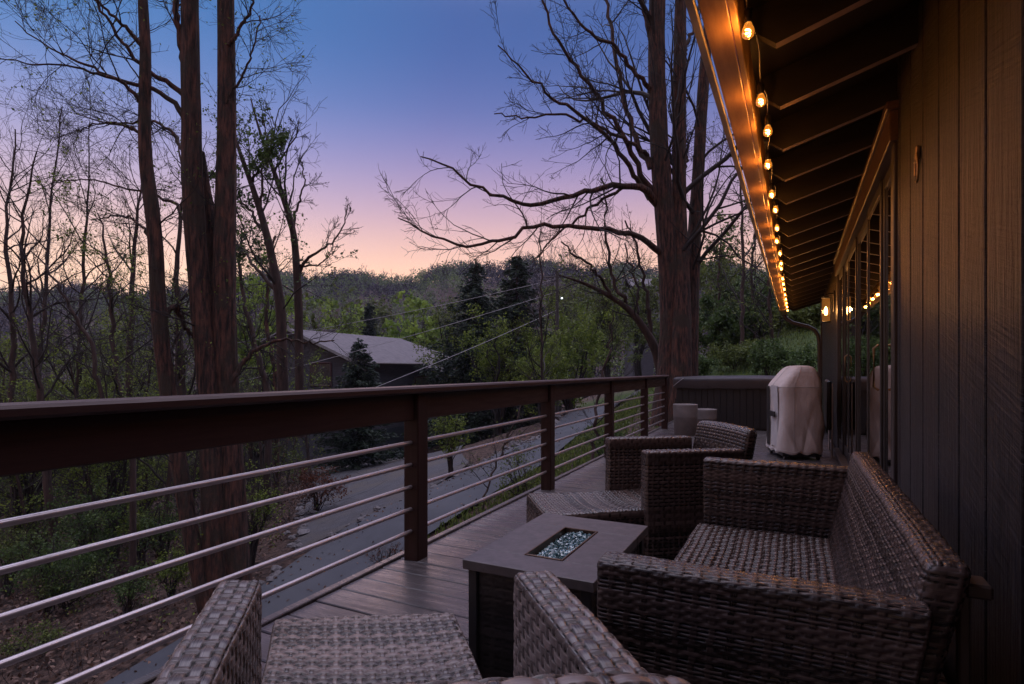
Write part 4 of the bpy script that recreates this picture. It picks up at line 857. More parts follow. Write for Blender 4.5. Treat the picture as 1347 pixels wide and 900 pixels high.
limbs = [limb_px(wpts(p, a, b, d0, d1), 200 + i, 24, .015) for i, (p, a, b, d0, d1) in enumerate(lp)]
tree('twin_trunk_tree', 'tall tree with two thick rough barked trunks standing close together beyond the railing', [T1, T2, T3], limbs,
     [lev(9, (30, 75), None, .02, .15, 10, .45, 5, .25, .004, Labs=1.3), lev(8, (20, 60), .55, .01, .16, 8, .6, 4, .15, .0028), lev(4, (20, 60), .55, 0, .16, 6, .7, 3, .15, .0022)], ('leaf_bud', .045, .35, 0), 8)
T4 = stem_px([(281, 850, 9.4, 22), (272, 801, 9.4, 19), (249, 692, 9.4, 19), (234, 598, 9.4, 19), (222, 521, 9.4, 19), (213, 460, 9.4, 18), (208, 400, 9.4, 18), (203, 275, 9.4, 17), (190, 222, 9.4, 16), (190, 150, 9.4, 14), (193, 58, 9.4, 13), (187, 0, 9.4, 11), (184, -140, 9.4, 8), (180, -260, 9.4, 4)], 36)
lp = [([(189, 140), (170, 112), (143, 103), (123, 93), (95, 86), (40, 84), (-20, 70)], 6, 1.2, 9.4, 8.6), ([(190, 66), (175, 45), (157, 30), (127, 0), (100, -30)], 7, 2, 9.4, 9), ([(205, 330), (190, 300), (160, 280), (120, 290)], 5, 1.3, 9.4, 10), ([(212, 420), (230, 400), (243, 430), (262, 450)], 8, 5, 9.4, 9.9), ([(192, 180), (170, 167), (140, 160), (100, 172)], 5, 1.3, 9.4, 9.8)]
limbs = [limb_px(wpts(p, a, b, d0, d1), 230 + i, 22, .015) for i, (p, a, b, d0, d1) in enumerate(lp)]
tree('slender_tree', 'slender leaning trunk left of the two thick trunks with budding shoots', [T4], limbs, [lev(10, (30, 75), None, .01, .14, 10, .45, 5, .2, .004, Labs=1.4), lev(8, (20, 60), .6, .0, .15, 8, .6, 3, .15, .0026), lev(4, (20, 60), .55, 0, .16, 6, .7, 3, .15, .002)], ('leaf_bud', .045, .5, 0), 9)
T5 = stem_px([(396, 575, 14, 12), (394, 500, 14, 11), (393, 395, 14, 10), (387, 302, 14, 8), (372, 258, 14, 7), (356, 213, 14, 5), (340, 170, 14, 3), (330, 130, 14, 1.6)], 28)
lm = [limb_px(wpts(p, a, 1.2, 14, e), 250 + i, 20, .02) for i, (p, a, e) in enumerate([([(394, 358), (405, 340), (418, 330), (436, 322), (450, 300), (458, 268)], 5, 13.6), ([(386, 300), (392, 270), (400, 245), (398, 215)], 4, 14.3), ([(362, 225), (375, 200), (388, 180), (392, 160)], 3, 14), ([(393, 350), (420, 348), (440, 330)], 3, 13.5)])]
tree('thin_bare_tree', 'thin bare tree with fine twigs in front of the lower house', [T5], lm, [lev(9, (25, 60), .33, .03, .12, 8, .5, 4, .3, .006), lev(5, (20, 60), .5, .03, .14, 6, .6, 3, .15, .0045), lev(4, (20, 60), .55, .02, .15, 4, .7, 3, .15, .004)], None, 10, 'bark_dark')
T6 = stem_px([(374, 575, 13, 15), (372, 500, 13, 14), (369, 395, 13, 12), (356, 329, 13, 10), (342, 275, 13, 8), (325, 225, 13, 6), (311, 190, 13, 4), (300, 140, 13, 2)], 28)
lm = [limb_px(wpts(p, a, 1.3, 13, e), 260 + i, 20, .02) for i, (p, a, e) in enumerate([([(352, 315), (335, 285), (315, 262), (300, 235)], 5, 13.6), ([(342, 275), (345, 230), (352, 190), (345, 150)], 4, 13.3), ([(330, 240), (345, 215), (365, 190)], 4, 12.6), ([(368, 390), (335, 350), (315, 325), (300, 300)], 6, 13.8)])]
tree('leafing_tree', 'tree with small green leaves just behind the two thick trunks', [T6], lm, [lev(10, (25, 65), .36, .03, .13, 8, .5, 4, .25, .005), lev(6, (25, 60), .5, .02, .15, 6, .6, 3, .15, .004), lev(4, (20, 60), .55, .0, .15, 4, .7, 3, .15, .0034)], ('leaf_green', .07, 4, 0), 12, 'bark_dark')
# slim trees at the left edge and deeper in the woods
left = [('bare_tree', 'slim bare tree at the far left edge with steep twigs', [(18, 640, 15, 11), (17, 500, 15, 10), (16, 400, 15, 8), (8, 330, 15, 6), (12, 250, 15, 4), (20, 170, 15, 2)], None, 'bark_dark'),
        ('bare_tree', 'thin straight bare tree second from the far left edge', [(44, 640, 17, 9), (48, 520, 17, 8), (58, 420, 17, 7), (62, 330, 17, 5), (70, 240, 17, 3), (82, 140, 17, 1.6)], None, 'bark_dark'),
        ('bare_tree', 'slim forked bare tree leaning right at the left woods edge', [(70, 680, 12.5, 14), (55, 590, 12.5, 13), (50, 520, 12.5, 11), (42, 440, 12.5, 9), (30, 360, 12.5, 7), (33, 290, 12.5, 5), (48, 200, 12.5, 2)], None, 'bark_dark'),
        ('bare_tree', 'dark bare sapling with upright shoots in the left woods', [(108, 640, 18, 9), (104, 520, 18, 8), (104, 420, 18, 6), (112, 330, 18, 5), (116, 230, 18, 2.4), (118, 160, 18, 1.4)], None, 'bark_dark'),
        ('leafing_tree', 'low tree with sprays of fresh green leaves in the left woods', [(150, 660, 15, 11), (158, 540, 15, 10), (150, 450, 15, 8), (145, 380, 15, 6), (140, 320, 15, 4), (128, 280, 15, 2)], ('leaf_bud', .07, 3.5, 0), 'bark_dark'),
        ('bare_tree', 'crooked bare tree with a bowed stem left of the slender trunk', [(175, 600, 11.5, 10), (150, 560, 11.5, 8), (132, 515, 11.5, 7), (124, 460, 11.5, 7), (100, 420, 11.5, 6), (75, 370, 11.5, 4), (40, 330, 11.5, 2)], None, 'bark_dark'),
        ('bare_tree', 'grey bare tree deep in the woods between the slender and thick trunks', [(170, 620, 22, 13), (168, 500, 22, 12), (172, 420, 22, 9), (175, 350, 22, 7), (180, 280, 22, 4), (190, 200, 22, 2)], ('leaf_olive', .08, .5, 0), 'bark_dark'),
        ('bare_tree', 'dark bare tree close behind the slender trunk', [(240, 620, 19, 17), (238, 520, 19, 15), (236, 430, 19, 11), (232, 350, 19, 8), (240, 260, 19, 5), (235, 180, 19, 2)], ('leaf_olive', .07, .6, 0), 'bark_dark'),
        ('leafing_tree', 'bent young tree with fresh leaves right of the two thick trunks', [(352, 600, 17, 12), (352, 510, 17, 11), (335, 450, 17, 9), (322, 400, 17, 7), (314, 350, 17, 5), (318, 300, 17, 3)], ('leaf_bright', .09, 1.6, 0), 'bark_dark'),
        ('bare_tree', 'reddish bare tree beside the lower house gable', [(364, 570, 20, 9), (362, 500, 20, 8), (350, 430, 20, 7), (352, 370, 20, 5), (362, 310, 20, 3)], ('leaf_olive', .08, .5, 0), 'bark'),
        ('thin_tree', 'young straight tree with thin bare stem before the dark conifers', [(716, 580, 19, 5.5), (714, 500, 19, 5), (712, 420, 19, 4.2), (711, 350, 19, 3), (711, 290, 19, 1.6)], None, 'bark_dark'),
        ('thin_tree', 'thin sapling with budding twigs by the roadside behind the railing', [(628, 700, 11, 4), (640, 640, 11, 3.6), (665, 580, 11, 3), (690, 530, 11, 2.2), (700, 490, 11, 1.4)], ('leaf_bud', .04, .5, 0), 'bark_dark'),
        ('thin_tree', 'slim roadside tree seen between the second and third railing posts', [(778, 620, 12, 7), (782, 570, 12, 6), (788, 520, 12, 5), (800, 460, 12, 3.5), (806, 410, 12, 2)], None, 'bark_dark'),
        ('bare_tree', 'tall thin dark tree on the green bank right of the big tree', [(972, 500, 22, 7.5), (976, 430, 22, 7), (978, 350, 22, 6), (977, 280, 22, 4.4), (974, 220, 22, 3), (966, 150, 22, 1.6)], ('leaf_olive', .1, .5, 0), 'bark_dark'),
        ('bare_tree', 'thin tree with budding crown standing close to the eave on the bank', [(994, 500, 24, 7), (992, 430, 24, 6), (988, 360, 24, 5), (992, 310, 24, 3.5), (1000, 260, 24, 2)], ('leaf_green', .12, .8, 0), 'bark_dark'),
        ('leafing_tree', 'leafy tree with a rounded crown just right of the big trunk', [(938, 470, 27, 7), (944, 420, 27, 6), (948, 380, 27, 5), (946, 340, 27, 4), (950, 300, 27, 2)], ('leaf_olive', .16, 2, 0), 'bark_dark'),
        ('bare_tree', 'slim bare tree on the bank leaning over the hot tub corner', [(1020, 520, 20, 7), (1016, 450, 20, 6), (1010, 390, 20, 5), (1012, 330, 20, 3), (1004, 280, 20, 1.6)], ('leaf_olive', .1, .8, 0), 'bark_dark')]
for i, (nm, lb, pts, lf, bk) in enumerate(left):
    S = stem_px([(x, y, d_, w_ * .72) for x, y, d_, w_ in pts], 24); rg = np.random.default_rng(300 + i); k = pts[0][2] / 14; S = (rough(S[0], rg, .03), S[1])
    # send every trunk down into the ground it grows from
    l0, d0 = (pts[0][0] - CX) / F * pts[0][2], pts[0][2]; zg = float(gz(l0, d0)); foot = np.array(W(l0, d0, zg - .15))
    if S[0][0][2] > foot[2] + .05: S = (np.vstack([foot[None], S[0]]), np.concatenate([[S[1][0] * 1.15], S[1]]))
    else: S[0][0] = foot
    H = pts[0][2] / F * (pts[0][1] - pts[-1][1])
    tree(nm, lb, [S], [], [lev(20 if H > 3.5 else 12, (22, 62), None, .04, .17, 9, .55, 5, .2, .004 * k, Labs=H * .3), lev(7, (20, 55), .5, .04, .18, 7, .6, 3, .15, .0032 * k), lev(4, (20, 55), .5, .03, .15, 5, .7, 3, .15, .0026 * k)], lf, 320 + i, bk)

def conifer(label, x, ytop, ybase, d, wpx, seed, dense=1.):
    rng = np.random.default_rng(seed); l = (x - CX) / F * d; top = ZC - (ytop - HY) / F * d; zb = min(float(gz(l, d)), ZC - (ybase - HY) / F * d); base = np.array(W(l, d, zb)); H = top - zb; wd = wpx / F * d / 2
    t = thing('conifer', label, 'tree', tuple(base)); P, r = resample([base + (0, 0, -.2), base + (0, 0, H * .5), base + (0, 0, H)], [H * .017, H * .011, .012], 14)
    mb = MB(); mb.tubes(P, r, 8); mb.build('trunk', 'bark_dark', t)
    mb = MB(); lb = MB(); n = int(240 * dense); hz = np.sort(rng.uniform(.06, .985, n)); az = rng.uniform(0, 6.283, n); Lb = wd * (1.02 - hz) ** .8 * rng.uniform(.4, 1.3, n) * (1 + .18 * np.sin(3 * az + 7 * hz)) + .08
    s = np.linspace(0, 1, 7); dirx = np.stack([np.cos(az), np.sin(az)], 1)
    C = np.zeros((n, 7, 3)); C[:, :, :2] = base[:2] + dirx[:, None] * (Lb[:, None] * s)[..., None]; C[:, :, 2] = base[2] + hz[:, None] * H - Lb[:, None] * (.28 * s - .12 * s ** 2 - .1 * hz[:, None] * s)
    mb.tubes(C, np.maximum(.012 * Lb[:, None] * (1 - .8 * s), .004), 3, cap=False); mb.build('crown', 'twig', t)
    k = np.maximum(10, (Lb / wd * 170).astype(int)); q = np.repeat(np.arange(n), k); u = rng.uniform(.12, 1, len(q)); i0 = np.minimum((u * 6).astype(int), 5); f = (u * 6 - i0)[:, None]
    c = C[q, i0] * (1 - f) + C[q, i0 + 1] * f; sd = np.stack([-dirx[q, 1], dirx[q, 0], np.zeros(len(q))], 1); off = rng.normal(0, .13, len(q)) * Lb[q] * (1.1 - u); c = c + sd * off[:, None]; c[:, 2] -= np.abs(off) * .3 + rng.uniform(-.4, 1, len(q)) * H * .022
    dv = np.concatenate([dirx[q], -np.full((len(q), 1), .25)], 1) + sd * np.sign(off)[:, None] * .7
    lb.leaves(c, .02 * H + .06, np.clip(rng.normal(.4, .28, len(q)), 0, 1), rng, aspect=.3, dirs=dv); lb.build('needles', 'leaf_dark', t, smooth=False, tone=True)
conifer('dark pointed conifer left of the other tall one beyond the lower house', 625, 340, 560, 34, 165, 1, 1.5)
conifer('dark pointed conifer right of its neighbour near the utility pole', 680, 331, 560, 32, 150, 2, 1.5)
conifer('small bushy conifer standing against the grey roof of the lower house', 471, 444, 592, 27, 118, 3, 1.2)
conifer('narrow dark conifer rising behind the ridge of the lower house', 486, 396, 500, 60, 66, 4, 1.)

def leafy(name, label, x, ytop, ybase, d, wpx, m, size, n, seed, group=None, cat='tree', tr=True, twig='twig', flat=.0):
    """a broad bush or round tree: limbs spread from the base, leaves hang in clumps on them"""
    rng = np.random.default_rng(seed); l = (x - CX) / F * d; top = ZC - (ytop - HY) / F * d; zb = float(gz(l, d)); zv = ZC - (ybase - HY) / F * d; base = np.array(W(l, d, zb)); H = max(.4, top - zb); wd = wpx / F * d / 2
    t = thing(name, label, cat, tuple(base), group)
    nb = 9; C = np.zeros((nb, 8, 3)); az = rng.uniform(0, 6.28, nb); s = np.linspace(0, 1, 8)[None]
    rad = wd * rng.uniform(.3, .95, nb)[:, None] * s ** 1.2; C[..., 0] = base[0] + rad * np.cos(az)[:, None]; C[..., 1] = base[1] + rad * np.sin(az)[:, None]; C[..., 2] = base[2] - .1 + (H * rng.uniform(.55, .95, nb))[:, None] * s ** .8
    C[:, 1:] += rng.normal(size=(nb, 7, 3)) * wd * .05; rr = (.018 * H + .012) * rng.uniform(.4, .9, nb)[:, None] * (1 - .8 * s)
    mb = MB(); mb.tubes(C[:1], rr[:1] * 1.4, 7); mb.build('trunk' if cat == 'tree' else 'stem', 'bark_dark', t)
    mb = MB(); mb.tubes(C[1:], rr[1:], 5, cap=False)
    K, Kr = spawn(C, rr, 7, (20, 70), .42, .04, .16, 6, .6, rng, .3, .004 * d / 20); mb.tubes(K, Kr, 3, cap=False); K2, K2r = spawn(K, Kr, 4, (20, 70), .55, .02, .18, 4, .7, rng, .2, .003 * d / 20); mb.tubes(K2, K2r, 3, cap=False); mb.build('crown', twig, t)
    q = rng.integers(0, len(K2), n); u = rng.uniform(.2, 1, n) * 3; i0 = np.minimum(u.astype(int), 2); f = (u - i0)[:, None]; c = K2[q, i0] * (1 - f) + K2[q, i0 + 1] * f + rng.normal(size=(n, 3)) * wd * .07
    c[:, 2] = np.maximum(c[:, 2], zb + .03)
    clump = rng.uniform(0, 1, len(K2))[q]
    lb = MB(); lb.leaves(c, size, np.clip(.15 + .65 * clump + rng.normal(0, .15, n), 0, 1), rng, flat); lb.build('leaves', m, t, smooth=False, tone=True)
    return t
for i, a in enumerate([
    ('bright_tree', 'bright yellow green tree just behind the grey roof of the lower house', 560, 392, 470, 62, 74, 'leaf_bright', .5, 6500),
    ('bright_tree', 'round bright green tree on the slope left of the narrow conifer', 440, 385, 450, 75, 60, 'leaf_bright', .5, 4200),
    ('bright_tree', 'pale green tree right of the narrow conifer behind the ridge', 522, 405, 470, 66, 50, 'leaf_bright', .46, 3600),
    ('bright_tree', 'dim green tree at the foot of the hill between roof ridge and hill', 480, 384, 440, 110, 44, 'leaf_olive', .8, 3200),
    ('bright_tree', 'round light green tree rising behind the two thick trunks', 338, 340, 480, 40, 70, 'leaf_bright', .3, 5200),
    ('bright_tree', 'low yellow green tree left of the lower house roof', 385, 400, 470, 55, 60, 'leaf_olive', .45, 4200),
    ('budding_tree', 'budding tree with yellow leaves in front of the left dark conifer', 600, 395, 540, 36, 96, 'leaf_olive', .15, 7500),
    ('budding_tree', 'budding leafy tree between the two tall conifers and the railing', 655, 420, 560, 30, 110, 'leaf_bud', .12, 7000),
    ('budding_tree', 'fresh green leafy tree right of the utility pole', 752, 405, 540, 30, 100, 'leaf_bud', .14, 7500),
    ('budding_tree', 'olive leafy tree below the utility pole', 712, 440, 560, 25, 80, 'leaf_bud', .11, 6000),
    ('budding_tree', 'dark olive tree on the slope left of the crooked tree', 800, 372, 500, 42, 90, 'leaf_olive', .2, 6500),
    ('budding_tree', 'dim leafy tree between crooked tree and the big trunk', 838, 345, 490, 48, 70, 'leaf_olive', .24, 5000),
    ('budding_tree', 'dark wide tree on the ridge behind the utility pole', 770, 355, 430, 80, 110, 'leaf_olive', .42, 6000),
    ('leafy_tree', 'dense green tree on the bank right of the big trunk', 945, 395, 500, 24, 90, 'leaf_green', .16, 10000),
    ('leafy_tree', 'dark green leafy tree behind the hot tub', 1000, 372, 480, 28, 110, 'leaf_green', .19, 10000),
    ('leafy_tree', 'olive leafy tree beside the eave downspout', 1052, 410, 490, 22, 90, 'leaf_olive', .13, 8000),
    ('leafy_tree', 'tall dim tree on the upper bank under the gutter', 965, 350, 420, 40, 120, 'leaf_olive', .28, 8000),
    ('leafy_tree', 'dense dark tree on the upper bank far right behind the grill', 1040, 365, 450, 38, 110, 'leaf_green', .27, 8000)]):
    leafy(*a, seed=400 + i)
shr = [('shrub', 'low green shrub on the bank directly behind the hot tub cover', 925, 455, 510, 18, 60, 'leaf_green', .085, 2600), ('shrub', 'wide olive shrub on the bank right of the big trunk base', 965, 452, 510, 19, 80, 'leaf_olive', .085, 4200), ('shrub', 'dark green shrub behind the right half of the hot tub', 1010, 450, 505, 17, 70, 'leaf_green', .085, 2600), ('shrub', 'leafy shrub behind the top of the covered grill', 1050, 455, 510, 16, 70, 'leaf_green', .08, 2600),
       ('shrub', 'small red twigged shrub at the road edge beside the deck', 508, 700, 750, 9.2, 44, 'leaf_rust', .03, 420), ('shrub', 'rusty leaved shrub on the roadside bank right of the thick trunks', 418, 608, 680, 16.5, 70, 'leaf_rust', .06, 2200), ('shrub', 'low olive shrub on the bank below the second railing bay', 690, 590, 650, 10.8, 80, 'leaf_olive', .045, 1300), ('shrub', 'grassy green shrub below the third railing bay', 800, 555, 600, 12.5, 70, 'leaf_green', .05, 1400), ('shrub', 'small budding shrub beside the driveway by the nearest tall post', 592, 535, 640, 15, 56, 'leaf_bud', .055, 1800),
       ('shrub', 'yellow green shrub at the base of the two thick trunks', 332, 600, 700, 11.5, 60, 'leaf_bud', .045, 1400), ('shrub', 'dark needle leaved shrub low on the left forest floor', 60, 690, 800, 10.5, 120, 'leaf_green', .05, 4500), ('shrub', 'feathery green shrub low between slim trees at left', 115, 640, 740, 12.5, 100, 'leaf_green', .055, 3500), ('shrub', 'budding thicket shrub at the far left behind the railing cap', 25, 490, 600, 14, 110, 'leaf_bud', .06, 4500), ('shrub', 'wild leafy shrub left of the slender leaning trunk', 150, 480, 620, 14, 120, 'leaf_bud', .055, 4500), ('shrub', 'olive shrub in the gap between slender and thick trunks', 245, 510, 640, 15, 60, 'leaf_bud', .06, 2000), ('shrub', 'pale twiggy shrub deep in the left woods', 95, 460, 600, 24, 120, 'leaf_bud', .11, 4000), ('shrub', 'dim green shrub deep in the woods before the valley', 190, 470, 600, 30, 110, 'leaf_olive', .14, 4000), ('shrub', 'tangled shrub left of the lower house wall', 335, 480, 610, 24, 80, 'leaf_olive', .1, 2500), ('shrub', 'orange brown shrub at the corner of the lower house', 352, 500, 590, 21, 50, 'leaf_rust', .07, 1400)]
low = ['low ferny shrub on the leaf litter nearest the road at left', 'low ferny shrub beside the foot of the slender trunk', 'small leafy shrub in the litter at the far left bottom', 'tuft of green growth between two saplings in the left wood', 'scrubby green shrub before the pale trunk gap at left', 'sprawling green shrub under the lowest railing bar at left', 'thin budding shrub left of the thick trunk bases', 'loose green shrub half way up the left slope', 'young leafy shrub behind the second railing bar at left', 'yellow budding shrub behind the top railing bar at left', 'dense low shrub deep under the railing beam at left', 'wispy green shrub near the far left railing end']
for i, (x_, y_, d_, w_) in enumerate([(165, 800, 9.6, 70), (225, 770, 10.4, 60), (40, 860, 9, 90), (120, 740, 12, 80), (185, 700, 13, 70), (90, 800, 10.5, 90), (215, 690, 12.5, 50), (150, 650, 16, 80), (60, 730, 13.5, 90), (30, 650, 16, 90), (190, 620, 18, 80), (10, 720, 12, 80)]):
    shr.append(('shrub', low[i], x_, y_ - 62 + 9 * (i % 4), y_, d_, w_, ('leaf_green', 'leaf_bud', 'leaf_olive')[i % 3], .042 * d_ / 10, 1500))
for i, a in enumerate(shr):
    leafy(*a, seed=500 + i, cat='shrub')

rng = np.random.default_rng(606)
kinds = []
for i in range(74):
    d = rng.uniform(13, 44); px = rng.uniform(-30, 355) if i % 5 else rng.uniform(310, 420); l = (px - CX) / F * d; zg = float(gz(l, d)); edge = np.interp(d, [p[1] for p in RL], [p[0] for p in RL])
    if l > edge - 1.2 or (28 < d and px > 330): continue
    ht = rng.uniform(3., 6.4) * (1 + .02 * (d - 14)); b = np.array(W(l, d, zg - .1)); lean = rng.normal(0, .12, 2)
    p = [b + np.array((lean[0] * h * ht + .12 * math.sin(3 * h + i), lean[1] * h * ht + .1 * math.cos(4 * h + i), h * ht)) for h in (0, .25, .5, .75, 1)]
    S = resample(p, [.055 * ht / 5, .045 * ht / 5, .034 * ht / 5, .02 * ht / 5, .005], 16); k = d / 14
    lf = (None, ('leaf_bud', .06 * k, 3.5, 0), ('leaf_olive', .06 * k, 3., 0))[i % 3]
    tree('woodland_sapling', ('slim leafless sapling among the left woods', 'slim sapling with yellow green buds among the left woods', 'slim sapling with dull olive buds among the left woods')[i % 3], [S], [], [lev(18, (25, 65), None, .03, .2, 8, .55, 4, .15, .004 * k, Labs=ht * .32), lev(8, (20, 60), .5, .02, .2, 6, .6, 3, .15, .003 * k), lev(3, (20, 60), .55, .02, .16, 4, .7, 3, .15, .0024 * k)], lf, 640 + i, 'bark_dark', group=('bare saplings in the left woods', 'budding saplings in the left woods', 'olive saplings in the left woods')[i % 3])

# ---------------------------------------------------------------- undergrowth, litter, distant woods (nobody could count these)
rng = np.random.default_rng(77)
n = 95000; l = rng.uniform(-34, -3.2, n); d = 5 + 37 * rng.uniform(0, 1, n) ** 1.3; keep = (l < -.46 * d * rng.uniform(.85, 1.3, n)) | (l < -5.0 - .1 * (d - 8)); l, d = l[keep], d[keep]
edge = np.interp(d, [p[1] for p in RL], [p[0] for p in RL]); k = l < edge - .3; l, d = l[k], d[k]; drive = (d > 13) & (d < 33) & (l > np.interp(d, [13.4, 18, 24, 31.5], [-5.1, -6.6, -8.6, -11.5]) - .2); l, d = l[~drive], d[~drive]
z = gz(l, d); P = np.stack([CT * l - ST * d, ST * l + CT * d, z + rng.uniform(-.02, .06, len(l))], 1)
mb = MB(); mb.leaves(P, .085, np.clip(rng.normal(.45, .3, len(l)), 0, 1), rng, .8); o = mb.build('leaf_litter', 'litter', smooth=False, tone=True); tag(o, 'brown fallen leaves lying on the forest floor at left', 'leaf litter', kind='stuff')
n = 4200; q = rng.integers(0, len(l), n); B0 = np.stack([CT * l[q] - ST * d[q], ST * l[q] + CT * d[q], z[q] - .05], 1); hgt = .4 + 3.2 * rng.uniform(0, 1, n) ** 1.6 * np.clip(d[q] / 14, .6, 1.4)
dr = unit(rng.normal(size=(n, 3)) * .5 + np.array((0, 0, 1))); C = np.empty((n, 7, 3)); C[:, 0] = B0
for j in range(1, 7):
    dr = unit(dr + rng.normal(size=(n, 3)) * .22 - np.array((0, 0, .05))); C[:, j] = C[:, j - 1] + dr * (hgt / 6)[:, None]
mb = MB(); rr = np.maximum(.0055 * (1 - .75 * np.linspace(0, 1, 7))[None] * np.ones((n, 1)), .0024) * np.clip(d[q] / 12, .8, 2)[:, None]; mb.tubes(C, rr, 3, cap=False)
K, Kr = spawn(C, rr, 3, (25, 70), .5, .0, .2, 5, .7, rng, .3, .0022); mb.tubes(K, Kr, 3, cap=False); o = mb.build('undergrowth_twigs', 'twig', smooth=True); tag(o, 'tangled bare brush filling the left woods floor', 'undergrowth', kind='stuff')
n = 60000; q = rng.integers(0, len(K), n); u = rng.integers(1, 5, n); P = K[q, u] + rng.normal(size=(n, 3)) * .04; sel = np.modf(np.abs(np.sin(np.floor(P / 2.2) @ np.array((12.9, 78.2, 7.7))) * 4375.85))[0] > .45
mb = MB(); mb.leaves(P[sel], .055, rng.uniform(0, 1, sel.sum()), rng); o = mb.build('undergrowth_leaves', 'leaf_bud', smooth=False, tone=True); tag(o, 'small yellow green leaves scattered through the woodland brush', 'undergrowth', kind='stuff')
# grass on the bank behind the hot tub and beside the road
n = 24000; l = rng.uniform(2.6, 14, n); d = rng.uniform(11.5, 30, n); er = np.interp(d, [p[1] for p in RR], [p[0] for p in RR]); k = (l > er + .4); l, d = l[k], d[k]
n2 = 9000; d2 = rng.uniform(8.6, 21, n2); l2 = np.interp(d2, [p[1] for p in RR], [p[0] for p in RR]) + rng.uniform(.1, 1.6, n2); l = np.concatenate([l, l2]); d = np.concatenate([d, d2])
P = np.stack([CT * l - ST * d, ST * l + CT * d, gz(l, d) + rng.uniform(0, .14, len(l))], 1); ok = ~((P[:, 0] > -1.75) & (P[:, 1] < 12.8)); P = P[ok]
mb = MB(); mb.leaves(P, .13, rng.uniform(0, 1, len(P)), rng, aspect=.22, dirs=np.tile(np.array((0, 0, 1.)), (len(P), 1))); o = mb.build('bank_grass', 'leaf_olive', smooth=False, tone=True); tag(o, 'rough green grass on the bank beyond the hot tub and road edge', 'grass', kind='stuff')
# tangled wood behind the nearer left trees
rng = np.random.default_rng(88); n = 230; d = 26 + 55 * rng.uniform(0, 1, n) ** .8; t = rng.uniform(-1.05, -.42, n); t = np.where(rng.random(n) < .2, rng.uniform(-.44, -.36, n), t); l = t * d; k = ~((d > 28) & (d < 52) & (t > -.44)); d, l = d[k], l[k]; n = len(d); zg = gz(l, d); H = rng.uniform(4.5, 8.5, n)
base = np.stack([CT * l - ST * d, ST * l + CT * d, zg - .1], 1); s = np.linspace(0, 1, 9); wv = np.cumsum(rng.normal(0, .14, (n, 9, 2)), 1); C = base[:, None] + np.concatenate([wv, (H[:, None] * s)[..., None]], -1); rr = (.07 * H / 6)[:, None] * (1 - .85 * s)[None]
mb = MB(); mb.tubes(C, rr, 5, cap=False); K, Kr = spawn(C, rr, 14, (25, 70), None, .03, .2, 7, .6, rng, .12, .012, Labs=1.9); mb.tubes(K, Kr, 3, cap=False); K2, K2r = spawn(K, Kr, 6, (20, 60), .55, .02, .2, 5, .6, rng, .15, .008); mb.tubes(K2, K2r, 3, cap=False); K3, K3r = spawn(K2, K2r, 2, (20, 60), .6, .02, .2, 4, .7, rng, .15, .007); mb.tubes(K3, K3r, 3, cap=False)
o = mb.build('tangled_woods', 'twig'); tag(o, 'tangle of bare trees filling the woods behind the nearer left trees', 'woods', kind='stuff')
q = rng.integers(0, len(K2), 90000); u = rng.integers(1, 5, len(q)); P = K2[q, u] + rng.normal(size=(len(q), 3)) * .12; sel = np.modf(np.abs(np.sin(q // 60 * 12.9898) * 43758.5))[0] > .5
mb = MB(); mb.leaves(P[sel], .14, rng.uniform(0, 1, sel.sum()), rng); o = mb.build('tangled_woods_leaves', 'leaf_bud', smooth=False, tone=True); tag(o, 'young yellow green leaves in the woods behind the nearer left trees', 'woods', kind='stuff')
# woods on the far hills: crowns of many small cards
def woods(name, m, n, seed, label, pick):
    rng = np.random.default_rng(seed); d = 75 + 290 * rng.uniform(0, 1, n) ** .75; t = rng.uniform(-1.25, .95, n); l = t * d; zg = gz(l, d); k = pick(rng, l, d); l, d, zg = l[k], d[k], zg[k]; n = len(l)
    H = rng.uniform(5, 10.5, n); rad = H * rng.uniform(.3, .52, n); per = 60; q = np.repeat(np.arange(n), per); a = rng.normal(size=(n * per, 3)); a = unit(a) * rng.uniform(.35, 1.05, (n * per, 1)) ** .6
    base = np.stack([CT * l - ST * d, ST * l + CT * d, zg], 1); c = base[q] + a * np.stack([rad[q], rad[q], H[q] * .42], 1); c[:, 2] += H[q] * .6
    tone = np.clip(rng.uniform(0, 1, n)[q] * .8 + rng.normal(.08, .1, n * per), 0, 1); mb = MB(); mb.leaves(c, np.clip(d[q] / 330, .4, .85) * 1.15, tone, rng); o = mb.build(name, m, smooth=False, tone=True); tag(o, label, 'woods', kind='stuff')
cl = lambda l, d: np.modf(np.abs(np.sin(np.floor(l / 23) * 12.9 + np.floor(d / 31) * 78.2) * 43758.5))[0]
woods('distant_woods', 'woods', 6200, 91, 'spring green woods covering the far valley and hillside', lambda r, l, d: (cl(l, d) > .35) & ~((np.abs(l + 8) < 14) & (d < 70)))
woods('distant_bare_woods', 'woods_bare', 7000, 92, 'bare brown woods covering the far hillside and ridge', lambda r, l, d: (cl(l, d) < .72))
